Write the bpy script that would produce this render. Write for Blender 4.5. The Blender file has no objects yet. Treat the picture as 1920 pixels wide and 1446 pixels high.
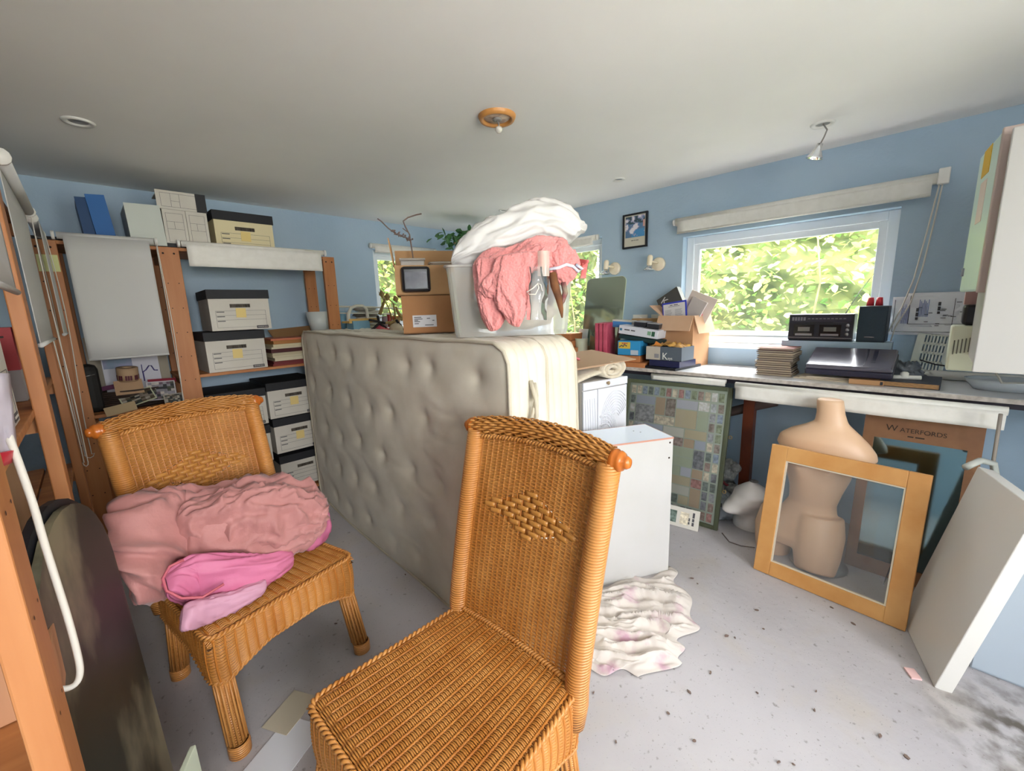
import bpy, bmesh, math, random
import numpy as np
from mathutils import Vector, Matrix, Euler
random.seed(7); RNG = np.random.default_rng(7)
SC = bpy.context.scene
COL = SC.collection
PI = math.pi

# ------------------------------------------------------------------ camera
CAM_Z = 1.32; FPX = 782.0
YAW = math.radians(44.95); PITCH = math.radians(10.5); ROLL = math.radians(1.87)
_fw = Vector((math.cos(YAW)*math.cos(PITCH), math.sin(YAW)*math.cos(PITCH), -math.sin(PITCH)))
_rt = Vector((math.sin(YAW), -math.cos(YAW), 0)); _dn = _fw.cross(_rt)
_r2 = math.cos(ROLL)*_rt + math.sin(ROLL)*_dn; _d2 = -math.sin(ROLL)*_rt + math.cos(ROLL)*_dn
cam = bpy.data.objects.new('camera', bpy.data.cameras.new('camera')); COL.objects.link(cam)
cam.data.sensor_width = 36; cam.data.lens = 36*FPX/1920; cam.data.clip_start = 0.02
_m = Matrix((_r2, -_d2, -_fw)).transposed().to_4x4(); _m.translation = (0, 0, CAM_Z); cam.matrix_world = _m
SC.camera = cam

# ------------------------------------------------------------------ colour management
SC.view_settings.view_transform = 'Standard'; SC.view_settings.look = 'None'
SC.view_settings.gamma = 1; SC.view_settings.use_curve_mapping = False
SC.view_settings.exposure = 0.85

# ------------------------------------------------------------------ sky, sun, daylight and an added rear fill
W = bpy.data.worlds.new('sky'); SC.world = W; W.use_nodes = True
_n = W.node_tree; _bg = _n.nodes['Background']; _hs = _n.nodes.new('ShaderNodeHueSaturation'); _hs.inputs['Saturation'].default_value = .35
_sky = _n.nodes.new('ShaderNodeTexSky'); _sky.sky_type = 'NISHITA'; _sky.sun_disc = False
_sky.sun_elevation = math.radians(50); _sky.sun_rotation = math.radians(250)
_sky.air_density = 1.0; _sky.dust_density = 2.0; _sky.ozone_density = 1.0
_n.links.new(_sky.outputs[0], _hs.inputs['Color']); _n.links.new(_hs.outputs[0], _bg.inputs[0]); _bg.inputs[1].default_value = 0.9
def sun(direction, e, col=(1, .97, .9), ang=1.5):
    l = bpy.data.lights.new('sun', 'SUN'); l.energy = e; l.color = col; l.angle = math.radians(ang)
    o = bpy.data.objects.new('sun', l); COL.objects.link(o)
    o.rotation_euler = Vector(direction).to_track_quat('-Z', 'Y').to_euler(); return o
def area(name, loc, target, sx, sy, e, col=(1, 1, 1)):
    l = bpy.data.lights.new(name, 'AREA'); l.shape = 'RECTANGLE'; l.size = sx; l.size_y = sy; l.energy = e; l.color = col
    o = bpy.data.objects.new(name, l); COL.objects.link(o); o.location = loc
    o.rotation_euler = (Vector(target)-Vector(loc)).to_track_quat('-Z', 'Y').to_euler(); return o
sun((-.46, -.10, -.88), 16.0, ang=5)
area('daylight_main_window', (4.1, .65, 2.75), (2.2, .65, .9), 2.6, 1.3, 230, (.97, .985, 1))
area('daylight_side_window', (4.0, 2.6, 2.7), (2.4, 2.4, .9), 1.2, 1.0, 40, (.97, .985, 1))
area('daylight_back_window', (2.4, 4.7, 2.7), (2.2, 2.8, 1.0), 1.2, 1.0, 40, (.97, .985, 1))
area('daylight_glass_door', (1.1, -1.72, 1.5), (1.35, 1.6, .75), 1.0, 1.7, 34, (1, .98, .95))
area('fill_light_rear', (-.25, -1.72, 1.75), (.6, 2.0, 1.0), 1.0, 1.0, 64, (1, .98, .94))  # added fill lamp brightening mattress and shelves; no window is known there

# ------------------------------------------------------------------ helpers
def ray(px, py):
    return _r2*((px-960)/FPX) + _d2*((py-723)/FPX) + _fw
def atX(px, py, x):
    d = ray(px, py); return Vector((0, 0, CAM_Z)) + d*(x/d.x)
def atY(px, py, y):
    d = ray(px, py); return Vector((0, 0, CAM_Z)) + d*(y/d.y)
def atZ(px, py, z):
    d = ray(px, py); return Vector((0, 0, CAM_Z)) + d*((z-CAM_Z)/d.z)
def lin(h):
    if isinstance(h, str):
        h = h.lstrip('#'); h = [int(h[i:i+2], 16)/255 for i in (0, 2, 4)]
    return tuple((c/12.92 if c <= .04045 else ((c+.055)/1.055)**2.4) for c in h)+(1,)
_mats = {}
def mat(name, col, rough=.6, col2=None, scale=8, stretch=(1, 1, 1), bump=0, bscale=None, metal=0, spec=None, detail=4, emit=0, sheen=0, lo=.35, hi=.65, trans=0):
    if name in _mats: return _mats[name]
    m = bpy.data.materials.new(name); m.use_nodes = True; nt = m.node_tree; b = nt.nodes['Principled BSDF']
    b.inputs['Base Color'].default_value = lin(col); b.inputs['Roughness'].default_value = rough; b.inputs['Metallic'].default_value = metal
    if spec is not None: b.inputs['Specular IOR Level'].default_value = spec
    if sheen: b.inputs['Sheen Weight'].default_value = sheen
    if trans: b.inputs['Transmission Weight'].default_value = trans
    if emit: b.inputs['Emission Color'].default_value = lin(col); b.inputs['Emission Strength'].default_value = emit
    if col2 or bump:
        tc = nt.nodes.new('ShaderNodeTexCoord'); mp = nt.nodes.new('ShaderNodeMapping'); mp.inputs['Scale'].default_value = stretch
        nt.links.new(tc.outputs['Object'], mp.inputs[0])
    if col2:
        nz = nt.nodes.new('ShaderNodeTexNoise'); nz.inputs['Scale'].default_value = scale; nz.inputs['Detail'].default_value = detail
        nt.links.new(mp.outputs[0], nz.inputs['Vector'])
        cr = nt.nodes.new('ShaderNodeValToRGB'); cr.color_ramp.elements[0].position = lo; cr.color_ramp.elements[1].position = hi
        cr.color_ramp.elements[0].color = lin(col); cr.color_ramp.elements[1].color = lin(col2)
        nt.links.new(nz.outputs[0], cr.inputs[0]); nt.links.new(cr.outputs[0], b.inputs['Base Color'])
    if bump:
        nb = nt.nodes.new('ShaderNodeTexNoise'); nb.inputs['Scale'].default_value = bscale or scale; nb.inputs['Detail'].default_value = 5
        nt.links.new(mp.outputs[0], nb.inputs['Vector'])
        bp = nt.nodes.new('ShaderNodeBump'); bp.inputs['Strength'].default_value = 1; bp.inputs['Distance'].default_value = bump
        nt.links.new(nb.outputs[0], bp.inputs['Height']); nt.links.new(bp.outputs[0], b.inputs['Normal'])
    _mats[name] = m; return m
def clear(name, col, opacity, rough=.1, gloss=.12):
    """thin glass or clear plastic: transparent sheet with a glossy and a faint diffuse part"""
    if name in _mats: return _mats[name]
    m = bpy.data.materials.new(name); m.use_nodes = True; nt = m.node_tree; nt.nodes.remove(nt.nodes['Principled BSDF'])
    out = nt.nodes['Material Output']
    tr = nt.nodes.new('ShaderNodeBsdfTransparent'); tr.inputs[0].default_value = lin('#ffffff') if opacity < .9 else lin(col)
    df = nt.nodes.new('ShaderNodeBsdfDiffuse'); df.inputs[0].default_value = lin(col)
    gl = nt.nodes.new('ShaderNodeBsdfGlossy'); gl.inputs['Roughness'].default_value = rough
    m1 = nt.nodes.new('ShaderNodeMixShader'); m1.inputs[0].default_value = opacity
    fr = nt.nodes.new('ShaderNodeFresnel'); fr.inputs[0].default_value = 1.45
    ml = nt.nodes.new('ShaderNodeMath'); ml.operation = 'MULTIPLY'; ml.inputs[1].default_value = gloss*8
    m2 = nt.nodes.new('ShaderNodeMixShader')
    nt.links.new(tr.outputs[0], m1.inputs[1]); nt.links.new(df.outputs[0], m1.inputs[2])
    nt.links.new(fr.outputs[0], ml.inputs[0]); nt.links.new(ml.outputs[0], m2.inputs[0])
    nt.links.new(m1.outputs[0], m2.inputs[1]); nt.links.new(gl.outputs[0], m2.inputs[2]); nt.links.new(m2.outputs[0], out.inputs[0])
    _mats[name] = m; return m

class MB:
    def __init__(s): s.v = []; s.f = []; s.mi = []; s.cur = 0; s.sm = []; s.smooth = False
    def mat(s, i): s.cur = i; return s
    def add(s, vs, fs, smooth=None):
        o = len(s.v); s.v += [tuple(p) for p in vs]
        for f in fs: s.f.append(tuple(i+o for i in f)); s.mi.append(s.cur); s.sm.append(s.smooth if smooth is None else smooth)
        return s
    def box(s, x0, y0, z0, x1, y1, z1, M=None):
        vs = [Vector((x, y, z)) for x in (x0, x1) for y in (y0, y1) for z in (z0, z1)]
        if M is not None: vs = [M @ p for p in vs]
        return s.add(vs, [(0, 1, 3, 2), (4, 6, 7, 5), (0, 4, 5, 1), (2, 3, 7, 6), (0, 2, 6, 4), (1, 5, 7, 3)], False)
    def quad(s, a, b, c, d): return s.add([a, b, c, d], [(0, 1, 2, 3)], False)
    def tube(s, pts, r, n=8, closed=False, cap=True):
        pts = [Vector(p) for p in pts]; L = len(pts); vs = []; up = None
        rs = r if isinstance(r, (list, tuple)) else [r]*L
        for i, p in enumerate(pts):
            if closed: t = pts[(i+1) % L]-pts[i-1]
            else: t = pts[min(i+1, L-1)]-pts[max(i-1, 0)]
            if t.length < 1e-9: t = Vector((0, 0, 1))
            t.normalize()
            if up is None: up = Vector((0, 0, 1)) if abs(t.z) < .9 else Vector((1, 0, 0))
            a = t.cross(up)
            if a.length < 1e-5: a = t.cross(Vector((1, .3, .2)))
            a.normalize(); b = a.cross(t).normalized(); up = b
            for k in range(n): vs.append(p+(a*math.cos(2*PI*k/n)+b*math.sin(2*PI*k/n))*rs[i])
        fs = []
        for i in range(L if closed else L-1):
            for k in range(n):
                j = (i+1) % L; fs.append((i*n+k, i*n+(k+1) % n, j*n+(k+1) % n, j*n+k))
        if cap and not closed: fs += [tuple(range(n-1, -1, -1)), tuple((L-1)*n+k for k in range(n))]
        return s.add(vs, fs, True)
    def lathe(s, prof, n=20, M=None):
        vs = []
        for (r, z) in prof:
            for k in range(n): vs.append(Vector((r*math.cos(2*PI*k/n), r*math.sin(2*PI*k/n), z)))
        if M is not None: vs = [M @ p for p in vs]
        fs = [(i*n+k, i*n+(k+1) % n, (i+1)*n+(k+1) % n, (i+1)*n+k) for i in range(len(prof)-1) for k in range(n)]
        return s.add(vs, fs, True)
    def grid(s, fn, nu, nv, smooth=True, flip=False):
        vs = [fn(i/nu, j/nv) for i in range(nu+1) for j in range(nv+1)]
        fs = []
        for i in range(nu):
            for j in range(nv):
                a = i*(nv+1)+j; q = (a, a+nv+1, a+nv+2, a+1); fs.append(q[::-1] if flip else q)
        return s.add(vs, fs, smooth)
    def prism(s, poly, h, M=None, smooth=False):
        """polygon in xy extruded from z=0 to h, then transformed"""
        n = len(poly); vs = [Vector((x, y, 0)) for x, y in poly]+[Vector((x, y, h)) for x, y in poly]
        if M is not None: vs = [M @ p for p in vs]
        fs = [tuple(range(n-1, -1, -1)), tuple(range(n, 2*n))]+[(i, (i+1) % n, (i+1) % n+n, i+n) for i in range(n)]
        return s.add(vs, fs, smooth)
def mesh_np(name, V, F, smooth=True):
    me = bpy.data.meshes.new(name); V = np.asarray(V, dtype=np.float32).reshape(-1, 3); F = np.asarray(F, dtype=np.int32).reshape(-1, 4)
    me.vertices.add(len(V)); me.vertices.foreach_set('co', V.ravel())
    me.loops.add(F.size); me.loops.foreach_set('vertex_index', F.ravel())
    me.polygons.add(len(F)); me.polygons.foreach_set('loop_start', np.arange(0, F.size, 4, dtype=np.int32))
    me.polygons.foreach_set('use_smooth', np.full(len(F), smooth)); me.update(calc_edges=True); return me
def O(name, mb, mats, parent=None, loc=None, rot=None, bevel=0, sub=0, solid=0):
    if isinstance(mb, MB):
        me = bpy.data.meshes.new(name); me.from_pydata(mb.v, [], mb.f); me.update()
        me.polygons.foreach_set('material_index', mb.mi); me.polygons.foreach_set('use_smooth', mb.sm)
    else: me = mb
    if not me.materials:
        for m in (mats if isinstance(mats, (list, tuple)) else [mats]): me.materials.append(m)
    o = bpy.data.objects.new(name, me); COL.objects.link(o); o.parent = parent
    if loc is not None: o.location = loc
    if rot is not None: o.rotation_euler = rot
    if solid: md = o.modifiers.new('thick', 'SOLIDIFY'); md.thickness = solid; md.offset = 0
    if bevel: md = o.modifiers.new('bevel', 'BEVEL'); md.width = bevel; md.segments = 2; md.limit_method = 'ANGLE'
    if sub: md = o.modifiers.new('sub', 'SUBSURF'); md.levels = sub; md.render_levels = sub
    return o
def tag(o, label, cat, group=None, kind=None):
    if label: o['label'] = label
    if cat: o['category'] = cat
    if group: o['group'] = group
    if kind: o['kind'] = kind
    return o
def struct(name, mb, m, **k):
    o = O(name, mb, m, **k); o['kind'] = 'structure'; return o
def T(name, label, cat, loc=(0, 0, 0), rot=(0, 0, 0), group=None):
    o = bpy.data.objects.new(name, None); COL.objects.link(o); o.location = loc; o.rotation_euler = rot; o.empty_display_size = .05
    return tag(o, label, cat, group)
def copy_tree(o, parent=None):
    c = o.copy(); COL.objects.link(c); c.parent = parent
    for ch in [x for x in bpy.data.objects if x.parent == o]: copy_tree(ch, c)
    return c
def B(x0, y0, z0, x1, y1, z1, M=None): return MB().box(x0, y0, z0, x1, y1, z1, M)
def text(name, s, size, m, parent, loc, rot, ext=.0003, align='CENTER'):
    c = bpy.data.curves.new(name, 'FONT'); c.body = s; c.size = size; c.extrude = ext; c.align_x = align; c.align_y = 'CENTER'
    tmp = bpy.data.objects.new('tmp_text', c); me = bpy.data.meshes.new_from_object(tmp); bpy.data.objects.remove(tmp); me.name = name; me.materials.clear(); me.materials.append(m)
    o = bpy.data.objects.new(name, me); COL.objects.link(o); o.parent = parent; o.location = loc; o.rotation_euler = rot; return o
def smooth(P, k=5):
    P = [Vector(p) for p in P]; out = []; n = len(P)-1; g = lambda i: P[min(max(i, 0), n)]
    for i in range(n):
        for j in range(k):
            f = j/k; a, b, c, d = g(i-1), g(i), g(i+1), g(i+2); out.append(.5*((2*b)+(c-a)*f+(2*a-5*b+4*c-d)*f*f+(3*b-a-3*c+d)*f**3))
    return out+[P[-1]]
def bars(name, widths, gap, h, m, parent, loc, rot):
    """a row of short printed marks standing for print too small to read"""
    mb = MB(); x = -(sum(widths)+gap*(len(widths)-1))/2
    for w in widths: mb.box(x, -h/2, 0, x+w, h/2, .0004); x += w+gap
    return O(name, mb, m, parent, loc=loc, rot=rot)
def hnoise(x, y, seed=0, o=4):
    from mathutils import noise
    return noise.fractal(Vector((x, y, seed*7.31)), 1.0, 2.0, o)
FR = (PI/2, 0, 0)            # a text rotation facing -y
FX = (PI/2, 0, -PI/2)        # a text rotation facing -x
# ================================================================== the room
XW, YW, ZC = 3.0, 3.6, 2.12
XL, YF = -.62, -1.45
wall_m = mat('blue_wall_paint', '#afc4d6', .75, '#a9bfd2', 3, bump=.0015, bscale=60)
ceil_m = mat('white_ceiling_paint', '#f3f1ee', .8, '#efedea', 2)
white_m = mat('white_gloss_paint', '#eef0f0', .4)
upvc_m = mat('white_window_plastic', '#e9eef2', .35)
def floor_mat():
    m = mat('painted_concrete_floor', '#b8b4b6', .55, '#aeaaad', 2.2, bump=.002, bscale=25, detail=8)
    nt = m.node_tree; b = nt.nodes['Principled BSDF']; src = b.inputs['Base Color'].links[0].from_socket
    tc = nt.nodes['Texture Coordinate']
    def layer(src, scale, lo, hi, col, detail=6, dist=0):
        nz = nt.nodes.new('ShaderNodeTexNoise'); nz.inputs['Scale'].default_value = scale; nz.inputs['Detail'].default_value = detail; nz.inputs['Distortion'].default_value = dist
        nt.links.new(tc.outputs['Object'], nz.inputs['Vector'])
        r = nt.nodes.new('ShaderNodeMapRange'); r.inputs[1].default_value = lo; r.inputs[2].default_value = hi
        nt.links.new(nz.outputs[0], r.inputs[0])
        mx = nt.nodes.new('ShaderNodeMix'); mx.data_type = 'RGBA'; nt.links.new(r.outputs[0], mx.inputs[0])
        nt.links.new(src, mx.inputs[6]); mx.inputs[7].default_value = lin(col); return mx.outputs[2]
    s = layer(src, 3.5, .56, .75, '#b3aca6', 8, .6)
    s = layer(s, 42, .64, .72, '#8f8a88', 5)
    s = layer(s, 150, .66, .74, '#77706c', 3)
    # mould stain on the floor by the low cabinet at the right
    vm = nt.nodes.new('ShaderNodeVectorMath'); vm.operation = 'DISTANCE'; vm.inputs[1].default_value = (1.78, -.40, 0); nt.links.new(tc.outputs['Object'], vm.inputs[0])
    mr = nt.nodes.new('ShaderNodeMapRange'); mr.inputs[1].default_value = .34; mr.inputs[2].default_value = .10; nt.links.new(vm.outputs['Value'], mr.inputs[0])
    nz = nt.nodes.new('ShaderNodeTexNoise'); nz.inputs['Scale'].default_value = 16; nz.inputs['Detail'].default_value = 8; nt.links.new(tc.outputs['Object'], nz.inputs['Vector'])
    m3 = nt.nodes.new('ShaderNodeMapRange'); m3.inputs[1].default_value = .42; m3.inputs[2].default_value = .62; nt.links.new(nz.outputs[0], m3.inputs[0])
    mu = nt.nodes.new('ShaderNodeMath'); mu.operation = 'MULTIPLY'; nt.links.new(mr.outputs[0], mu.inputs[0]); nt.links.new(m3.outputs[0], mu.inputs[1])
    mx = nt.nodes.new('ShaderNodeMix'); mx.data_type = 'RGBA'; nt.links.new(mu.outputs[0], mx.inputs[0]); nt.links.new(s, mx.inputs[6]); mx.inputs[7].default_value = lin('#5f5850'); s = mx.outputs[2]
    nt.links.new(s, b.inputs['Base Color']); return m
floor_m = floor_mat()
struct('floor', B(XL, YF, -.1, XW, YW, 0), floor_m)
struct('ceiling', B(XL-.3, YF-.3, ZC, XW+.3, YW+.3, ZC+.15), ceil_m)
struct('wall_left', B(XL-.15, YF-.2, 0, XL, YW+.2, ZC), wall_m)
D = .16   # wall thickness
W1 = (atX(1690, 392, XW).y, atX(1281, 447, XW).y, 1.035, 1.765)     # y0,y1,z0,z1 large window
W2 = (1.925, 2.62, .98, 1.86)
W3 = (1.90, 2.50, 1.18, 1.885)                                       # x0,x1,z0,z1 in the back wall
def wall_holes(name, holes, a0, a1, along):
    mb = MB(); cuts = sorted(set([a0, a1]+[h[i] for h in holes for i in (0, 1)]))
    for i in range(len(cuts)-1):
        c0, c1 = cuts[i], cuts[i+1]; z = [(0, ZC)]
        for h in holes:
            if h[0] <= c0+1e-6 and h[1] >= c1-1e-6: z = [(0, h[2]), (h[3], ZC)]
        for z0, z1 in z:
            if z1-z0 < 1e-4: continue
            if along == 'y': mb.box(XW, c0, z0, XW+D, c1, z1)
            else: mb.box(c0, YW, z0, c1, YW+D, z1)
    return struct(name, mb, wall_m)
wall_holes('wall_right', [W1, W2], YF-.2, YW+.2, 'y')
wall_holes('wall_back', [W3], XL-.2, XW, 'x')
DR = (.65, 1.50, 0, 2.0); W4 = (-.55, .35, 1.0, 1.95)  # W4 is an opening added for the rear fill light
mbf = MB(); mbf.box(XL-.2, YF-D, 0, W4[0], YF, ZC); mbf.box(W4[1], YF-D, 0, DR[0], YF, ZC); mbf.box(W4[0], YF-D, 0, W4[1], YF, W4[2]); mbf.box(W4[0], YF-D, W4[3], W4[1], YF, ZC); mbf.box(DR[1], YF-D, 0, XW+D, YF, ZC); mbf.box(DR[0], YF-D, DR[3], DR[1], YF, ZC)
struct('wall_front', mbf, wall_m)
glass_m = clear('window_glass', '#f4fbff', .04, .02, .05)
def window(n, h, along, sill=True):
    """white plastic frame set back in its opening, with glass and a boarded reveal"""
    t = bpy.data.objects.new('window_%d' % n, None); COL.objects.link(t); t['kind'] = 'structure'
    a0, a1, z0, z1 = h
    def bx(mb, p0, p1, q0, q1, d0, d1):
        if along == 'y': mb.box(XW+d0, p0, q0, XW+d1, p1, q1)
        else: mb.box(p0, YW+d0, q0, p1, YW+d1, q1)
        return mb
    for (p0, p1, q0, q1) in ((a0, a0+.05, z0, z1), (a1-.05, a1, z0, z1), (a0+.05, a1-.05, z0, z0+.05), (a0+.05, a1-.05, z1-.05, z1)):
        O('window_frame', bx(MB(), p0, p1, q0, q1, .07, .13), upvc_m, t, bevel=.004)
    f = .05
    sash = MB()
    for (p0, p1, q0, q1) in ((a0+f, a0+f+.035, z0+f, z1-f), (a1-f-.035, a1-f, z0+f, z1-f), (a0+f+.035, a1-f-.035, z0+f, z0+f+.035), (a0+f+.035, a1-f-.035, z1-f-.035, z1-f)):
        bx(sash, p0, p1, q0, q1, .085, .12)
    O('window_sash', sash, upvc_m, t, bevel=.003)
    O('window_pane', bx(MB(), a0+f+.03, a1-f-.03, z0+f+.03, z1-f-.03, .1, .104), glass_m, t)
    if sill: O('window_sill', bx(MB(), a0-.02, a1+.02, z0-.022, z0+.004, -.035, .07), white_m, t, bevel=.003)
    return t
window(1, W1, 'y'); window(2, W2, 'y'); window(3, W3, 'x')
t = bpy.data.objects.new('door_1', None); COL.objects.link(t); t['kind'] = 'structure'
mb = MB(); x0, x1, z1 = DR[0], DR[1], DR[3]
mb.box(x0, YF-.1, 0, x0+.08, YF-.04, z1); mb.box(x1-.08, YF-.1, 0, x1, YF-.04, z1); mb.box(x0+.08, YF-.1, z1-.08, x1-.08, YF-.04, z1); mb.box(x0+.08, YF-.1, 0, x1-.08, YF-.04, .12)
O('door_frame', mb, upvc_m, t); O('door_pane', B(x0+.07, YF-.074, .11, x1-.07, YF-.07, z1-.07), glass_m, t)
t = bpy.data.objects.new('window_4', None); COL.objects.link(t); t['kind'] = 'structure'  # unseen window, added so the rear fill light can come in
mb = MB(); mb.box(W4[0], YF-.1, W4[2], W4[0]+.05, YF-.04, W4[3]); mb.box(W4[1]-.05, YF-.1, W4[2], W4[1], YF-.04, W4[3]); mb.box(W4[0]+.05, YF-.1, W4[3]-.05, W4[1]-.05, YF-.04, W4[3]); mb.box(W4[0]+.05, YF-.1, W4[2], W4[1]-.05, YF-.04, W4[2]+.05)
O('window_frame', mb, upvc_m, t); O('window_pane', B(W4[0]+.04, YF-.074, W4[2]+.04, W4[1]-.04, YF-.07, W4[3]-.04), glass_m, t)
# outside ground
struct('ground', B(-9, -9, -.14, 14, 14, -.105), mat('garden_ground', '#a8a58c', .9, '#8f9a6a', 1))

# ================================================================== hedge outside the windows
leafA = mat('hedge_leaf', '#a9bf5e', .5, '#dbe08f', 1.5); leafB = mat('hedge_leaf_dark', '#6d9350', .5, '#95b266', 2)
for mm, c in ((leafA, '#dbe68a'), (leafB, '#6f9c3c')):
    nt = mm.node_tree; b = nt.nodes['Principled BSDF']; b.inputs['Subsurface Weight'].default_value = 0
    tl = nt.nodes.new('ShaderNodeBsdfTranslucent'); tl.inputs[0].default_value = lin(c); mx = nt.nodes.new('ShaderNodeMixShader'); mx.inputs[0].default_value = .45
    nt.links.new(b.outputs[0], mx.inputs[1]); nt.links.new(tl.outputs[0], mx.inputs[2]); nt.links.new(mx.outputs[0], nt.nodes['Material Output'].inputs[0])
def leaves_mesh(name, n, fn, size):
    V = np.zeros((n, 6, 3)); F = []
    base = np.array([(0, 0, 0), (.3, .28, .05), (.75, .2, .03), (1, 0, -.05), (.75, -.2, .03), (.3, -.28, .05)])
    for i in range(n):
        c = fn(); R = np.array(Euler((random.uniform(-.9, .9), random.uniform(-.9, .9), random.uniform(0, 6.28))).to_matrix())
        V[i] = (base*size*random.uniform(.6, 1.4)) @ R.T + np.array(c)
        F += [(6*i, 6*i+1, 6*i+2, 6*i+3), (6*i, 6*i+3, 6*i+4, 6*i+5)]
    return mesh_np(name, V, F, False)
def hedge(name, label, x0, x1, y0, y1, z1, n, size, stems, group=None, along='y'):
    t = T(name, label, 'hedge', ((x0+x1)/2, (y0+y1)/2, 0), group=group); cx, cy = (x0+x1)/2, (y0+y1)/2
    def rnd():
        a = random.random()**.7
        if along == 'y': x = x0+(x1-x0)*a+.12*math.sin(9*random.random()); y = random.uniform(y0, y1)
        else: y = y0+(y1-y0)*a; x = random.uniform(x0, x1)
        return (x-cx, y-cy, random.uniform(.05, z1))
    O('light_foliage', leaves_mesh('light_foliage', int(n*.62), rnd, size), leafA, t)['kind'] = 'stuff'
    O('dark_foliage', leaves_mesh('dark_foliage', int(n*.38), rnd, size), leafB, t)['kind'] = 'stuff'
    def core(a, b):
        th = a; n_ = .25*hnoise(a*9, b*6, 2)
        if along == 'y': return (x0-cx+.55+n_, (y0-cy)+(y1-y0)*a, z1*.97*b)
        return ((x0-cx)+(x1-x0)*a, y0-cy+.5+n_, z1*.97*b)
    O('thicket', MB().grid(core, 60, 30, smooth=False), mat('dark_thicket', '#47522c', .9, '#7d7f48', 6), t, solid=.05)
    for k in range(stems):
        x, y, _ = rnd(); x = x0-cx+.06+.25*random.random() if along == 'y' else x
        p = [(x, y, 0)]
        for q in range(6): p.append((p[-1][0]+random.uniform(-.05, .05), p[-1][1]+random.uniform(-.12, .12), p[-1][2]+z1/6.5))
        O('stem', MB().tube(p, [.012, .011, .010, .009, .007, .006, .004], 6), mat('hedge_stem', '#a08a62', .8, '#7c6644', 8), t)
    one = leaves_mesh('leaf', 1, lambda: (0, 0, 0), size*1.5); one.materials.append(leafA)
    for k in range(70):
        x, y, z = rnd(); x = (x0-cx-.05+.15*random.random()) if along == 'y' else x; y = y if along == 'y' else (y0-cy-.05+.1*random.random())
        O('leaf', one, leafA, t, (x, y, random.uniform(.9, 2.2)), (random.uniform(-1, 1), random.uniform(-1, 1), random.uniform(0, 6)))
hedge('garden_hedge', 'sunlit yellow green hedge filling the large window', 4.15, 5.1, -2.2, 3.0, 2.35, 14000, .07, 16)
hedge('garden_hedge', 'leafy green shrub outside the small window behind the pink blanket', 4.2, 5.0, 3.1, 5.2, 2.4, 7000, .07, 8)
hedge('garden_hedge', 'trees and leaves seen through the small window in the far wall', 1.2, 4.1, 5.3, 6.3, 2.6, 8000, .08, 10, along='x')
# ================================================================== wicker chairs
def cane(name, c1, c2, rough=.38):
    m = mat(name, c1, rough, c2, 14, (1, 1, .25), lo=.3, hi=.7, detail=3); return m
cane_m = cane('honey_cane', '#b0702f', '#c68b4a'); cane_d = cane('honey_cane_deep', '#a86322', '#c07d35'); post_m = cane('honey_cane_wrap', '#bd7a38', '#cd8f50', .3)
strip_m = mat('flat_cane_strip', '#c48742', .3, '#b57a38', 12)
turn_m = mat('turned_orange_wood', '#c9702a', .25, '#b5601f', 20)
def ring_bump(m, s):
    nt = m.node_tree; w = nt.nodes.new('ShaderNodeTexWave'); w.wave_type = 'BANDS'; w.bands_direction = 'Z'; w.inputs['Scale'].default_value = s
    tc = nt.nodes['Texture Coordinate']; nt.links.new(tc.outputs['Object'], w.inputs['Vector'])
    bp = nt.nodes.new('ShaderNodeBump'); bp.inputs['Distance'].default_value = .0015; nt.links.new(w.outputs[0], bp.inputs['Height'])
    nt.links.new(bp.outputs[0], nt.nodes['Principled BSDF'].inputs['Normal'])
ring_bump(post_m, 45)
def weave(P, nst, nw, amp, rn, rv, ridge=0., spp=4, keep=None):
    """woven strands: P(u, v) is the surface (arrays of n x 3), strands run along u over nst stakes, nw strands along v"""
    u = np.linspace(0, 1, nst*spp+1); n = len(u); VV = []; FF = []; off = 0; e = 1e-3
    for j in range(nw):
        v = np.full(n, (j+.5)/nw); p = P(u, v); du = P(u+e, v)-P(u-e, v); dv = P(u, v+e)-P(u, v-e)
        N = np.cross(du, dv); N /= np.linalg.norm(N, axis=1)[:, None]+1e-12; dv /= np.linalg.norm(dv, axis=1)[:, None]+1e-12
        ph = (1-ridge)*np.cos(PI*nst*u+PI*j)+ridge*np.cos(2*PI*nst*u)
        c = p+N*(amp*ph)[:, None]
        ring = np.stack([c+N*rn, c+dv*rv, c-N*rn, c-dv*rv], 1)
        runs = [(0, n)]
        if keep is not None:
            k = keep(u, v); runs = []; st = None
            for i in range(n):
                if k[i] and st is None: st = i
                if (not k[i] or i == n-1) and st is not None:
                    if i-st > 2: runs.append((st, i+1 if k[i] else i))
                    st = None
        for a, b in runs:
            L = b-a; VV.append(ring[a:b].reshape(-1, 3)); i = np.arange(L-1)[:, None]*4; k4 = np.arange(4)[None, :]
            f = np.stack([i+k4, i+4+k4, i+4+(k4+1) % 4, i+(k4+1) % 4], -1).reshape(-1, 4)+off; FF.append(f); off += L*4
    return np.concatenate(VV), np.concatenate(FF)
def stakes(P, nst, r, nv=14, half=0.0):
    mb = MB(); v = np.linspace(0, 1, nv+1)
    for k in range(nst):
        u = np.full(nv+1, (k+.5+half)/nst); mb.tube([tuple(q) for q in P(u, v)], r, 5, cap=False)
    return mb
def arr(x, y, z): return np.stack([np.asarray(x, float)+0*np.asarray(y)+0*np.asarray(z), np.asarray(y, float)+0*np.asarray(x), np.asarray(z, float)+0*np.asarray(x)+0*np.asarray(y)], -1)
SH, SD, WB, WF = .40, .455, .225, .250   # seat height, depth, half widths back and front
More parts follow.
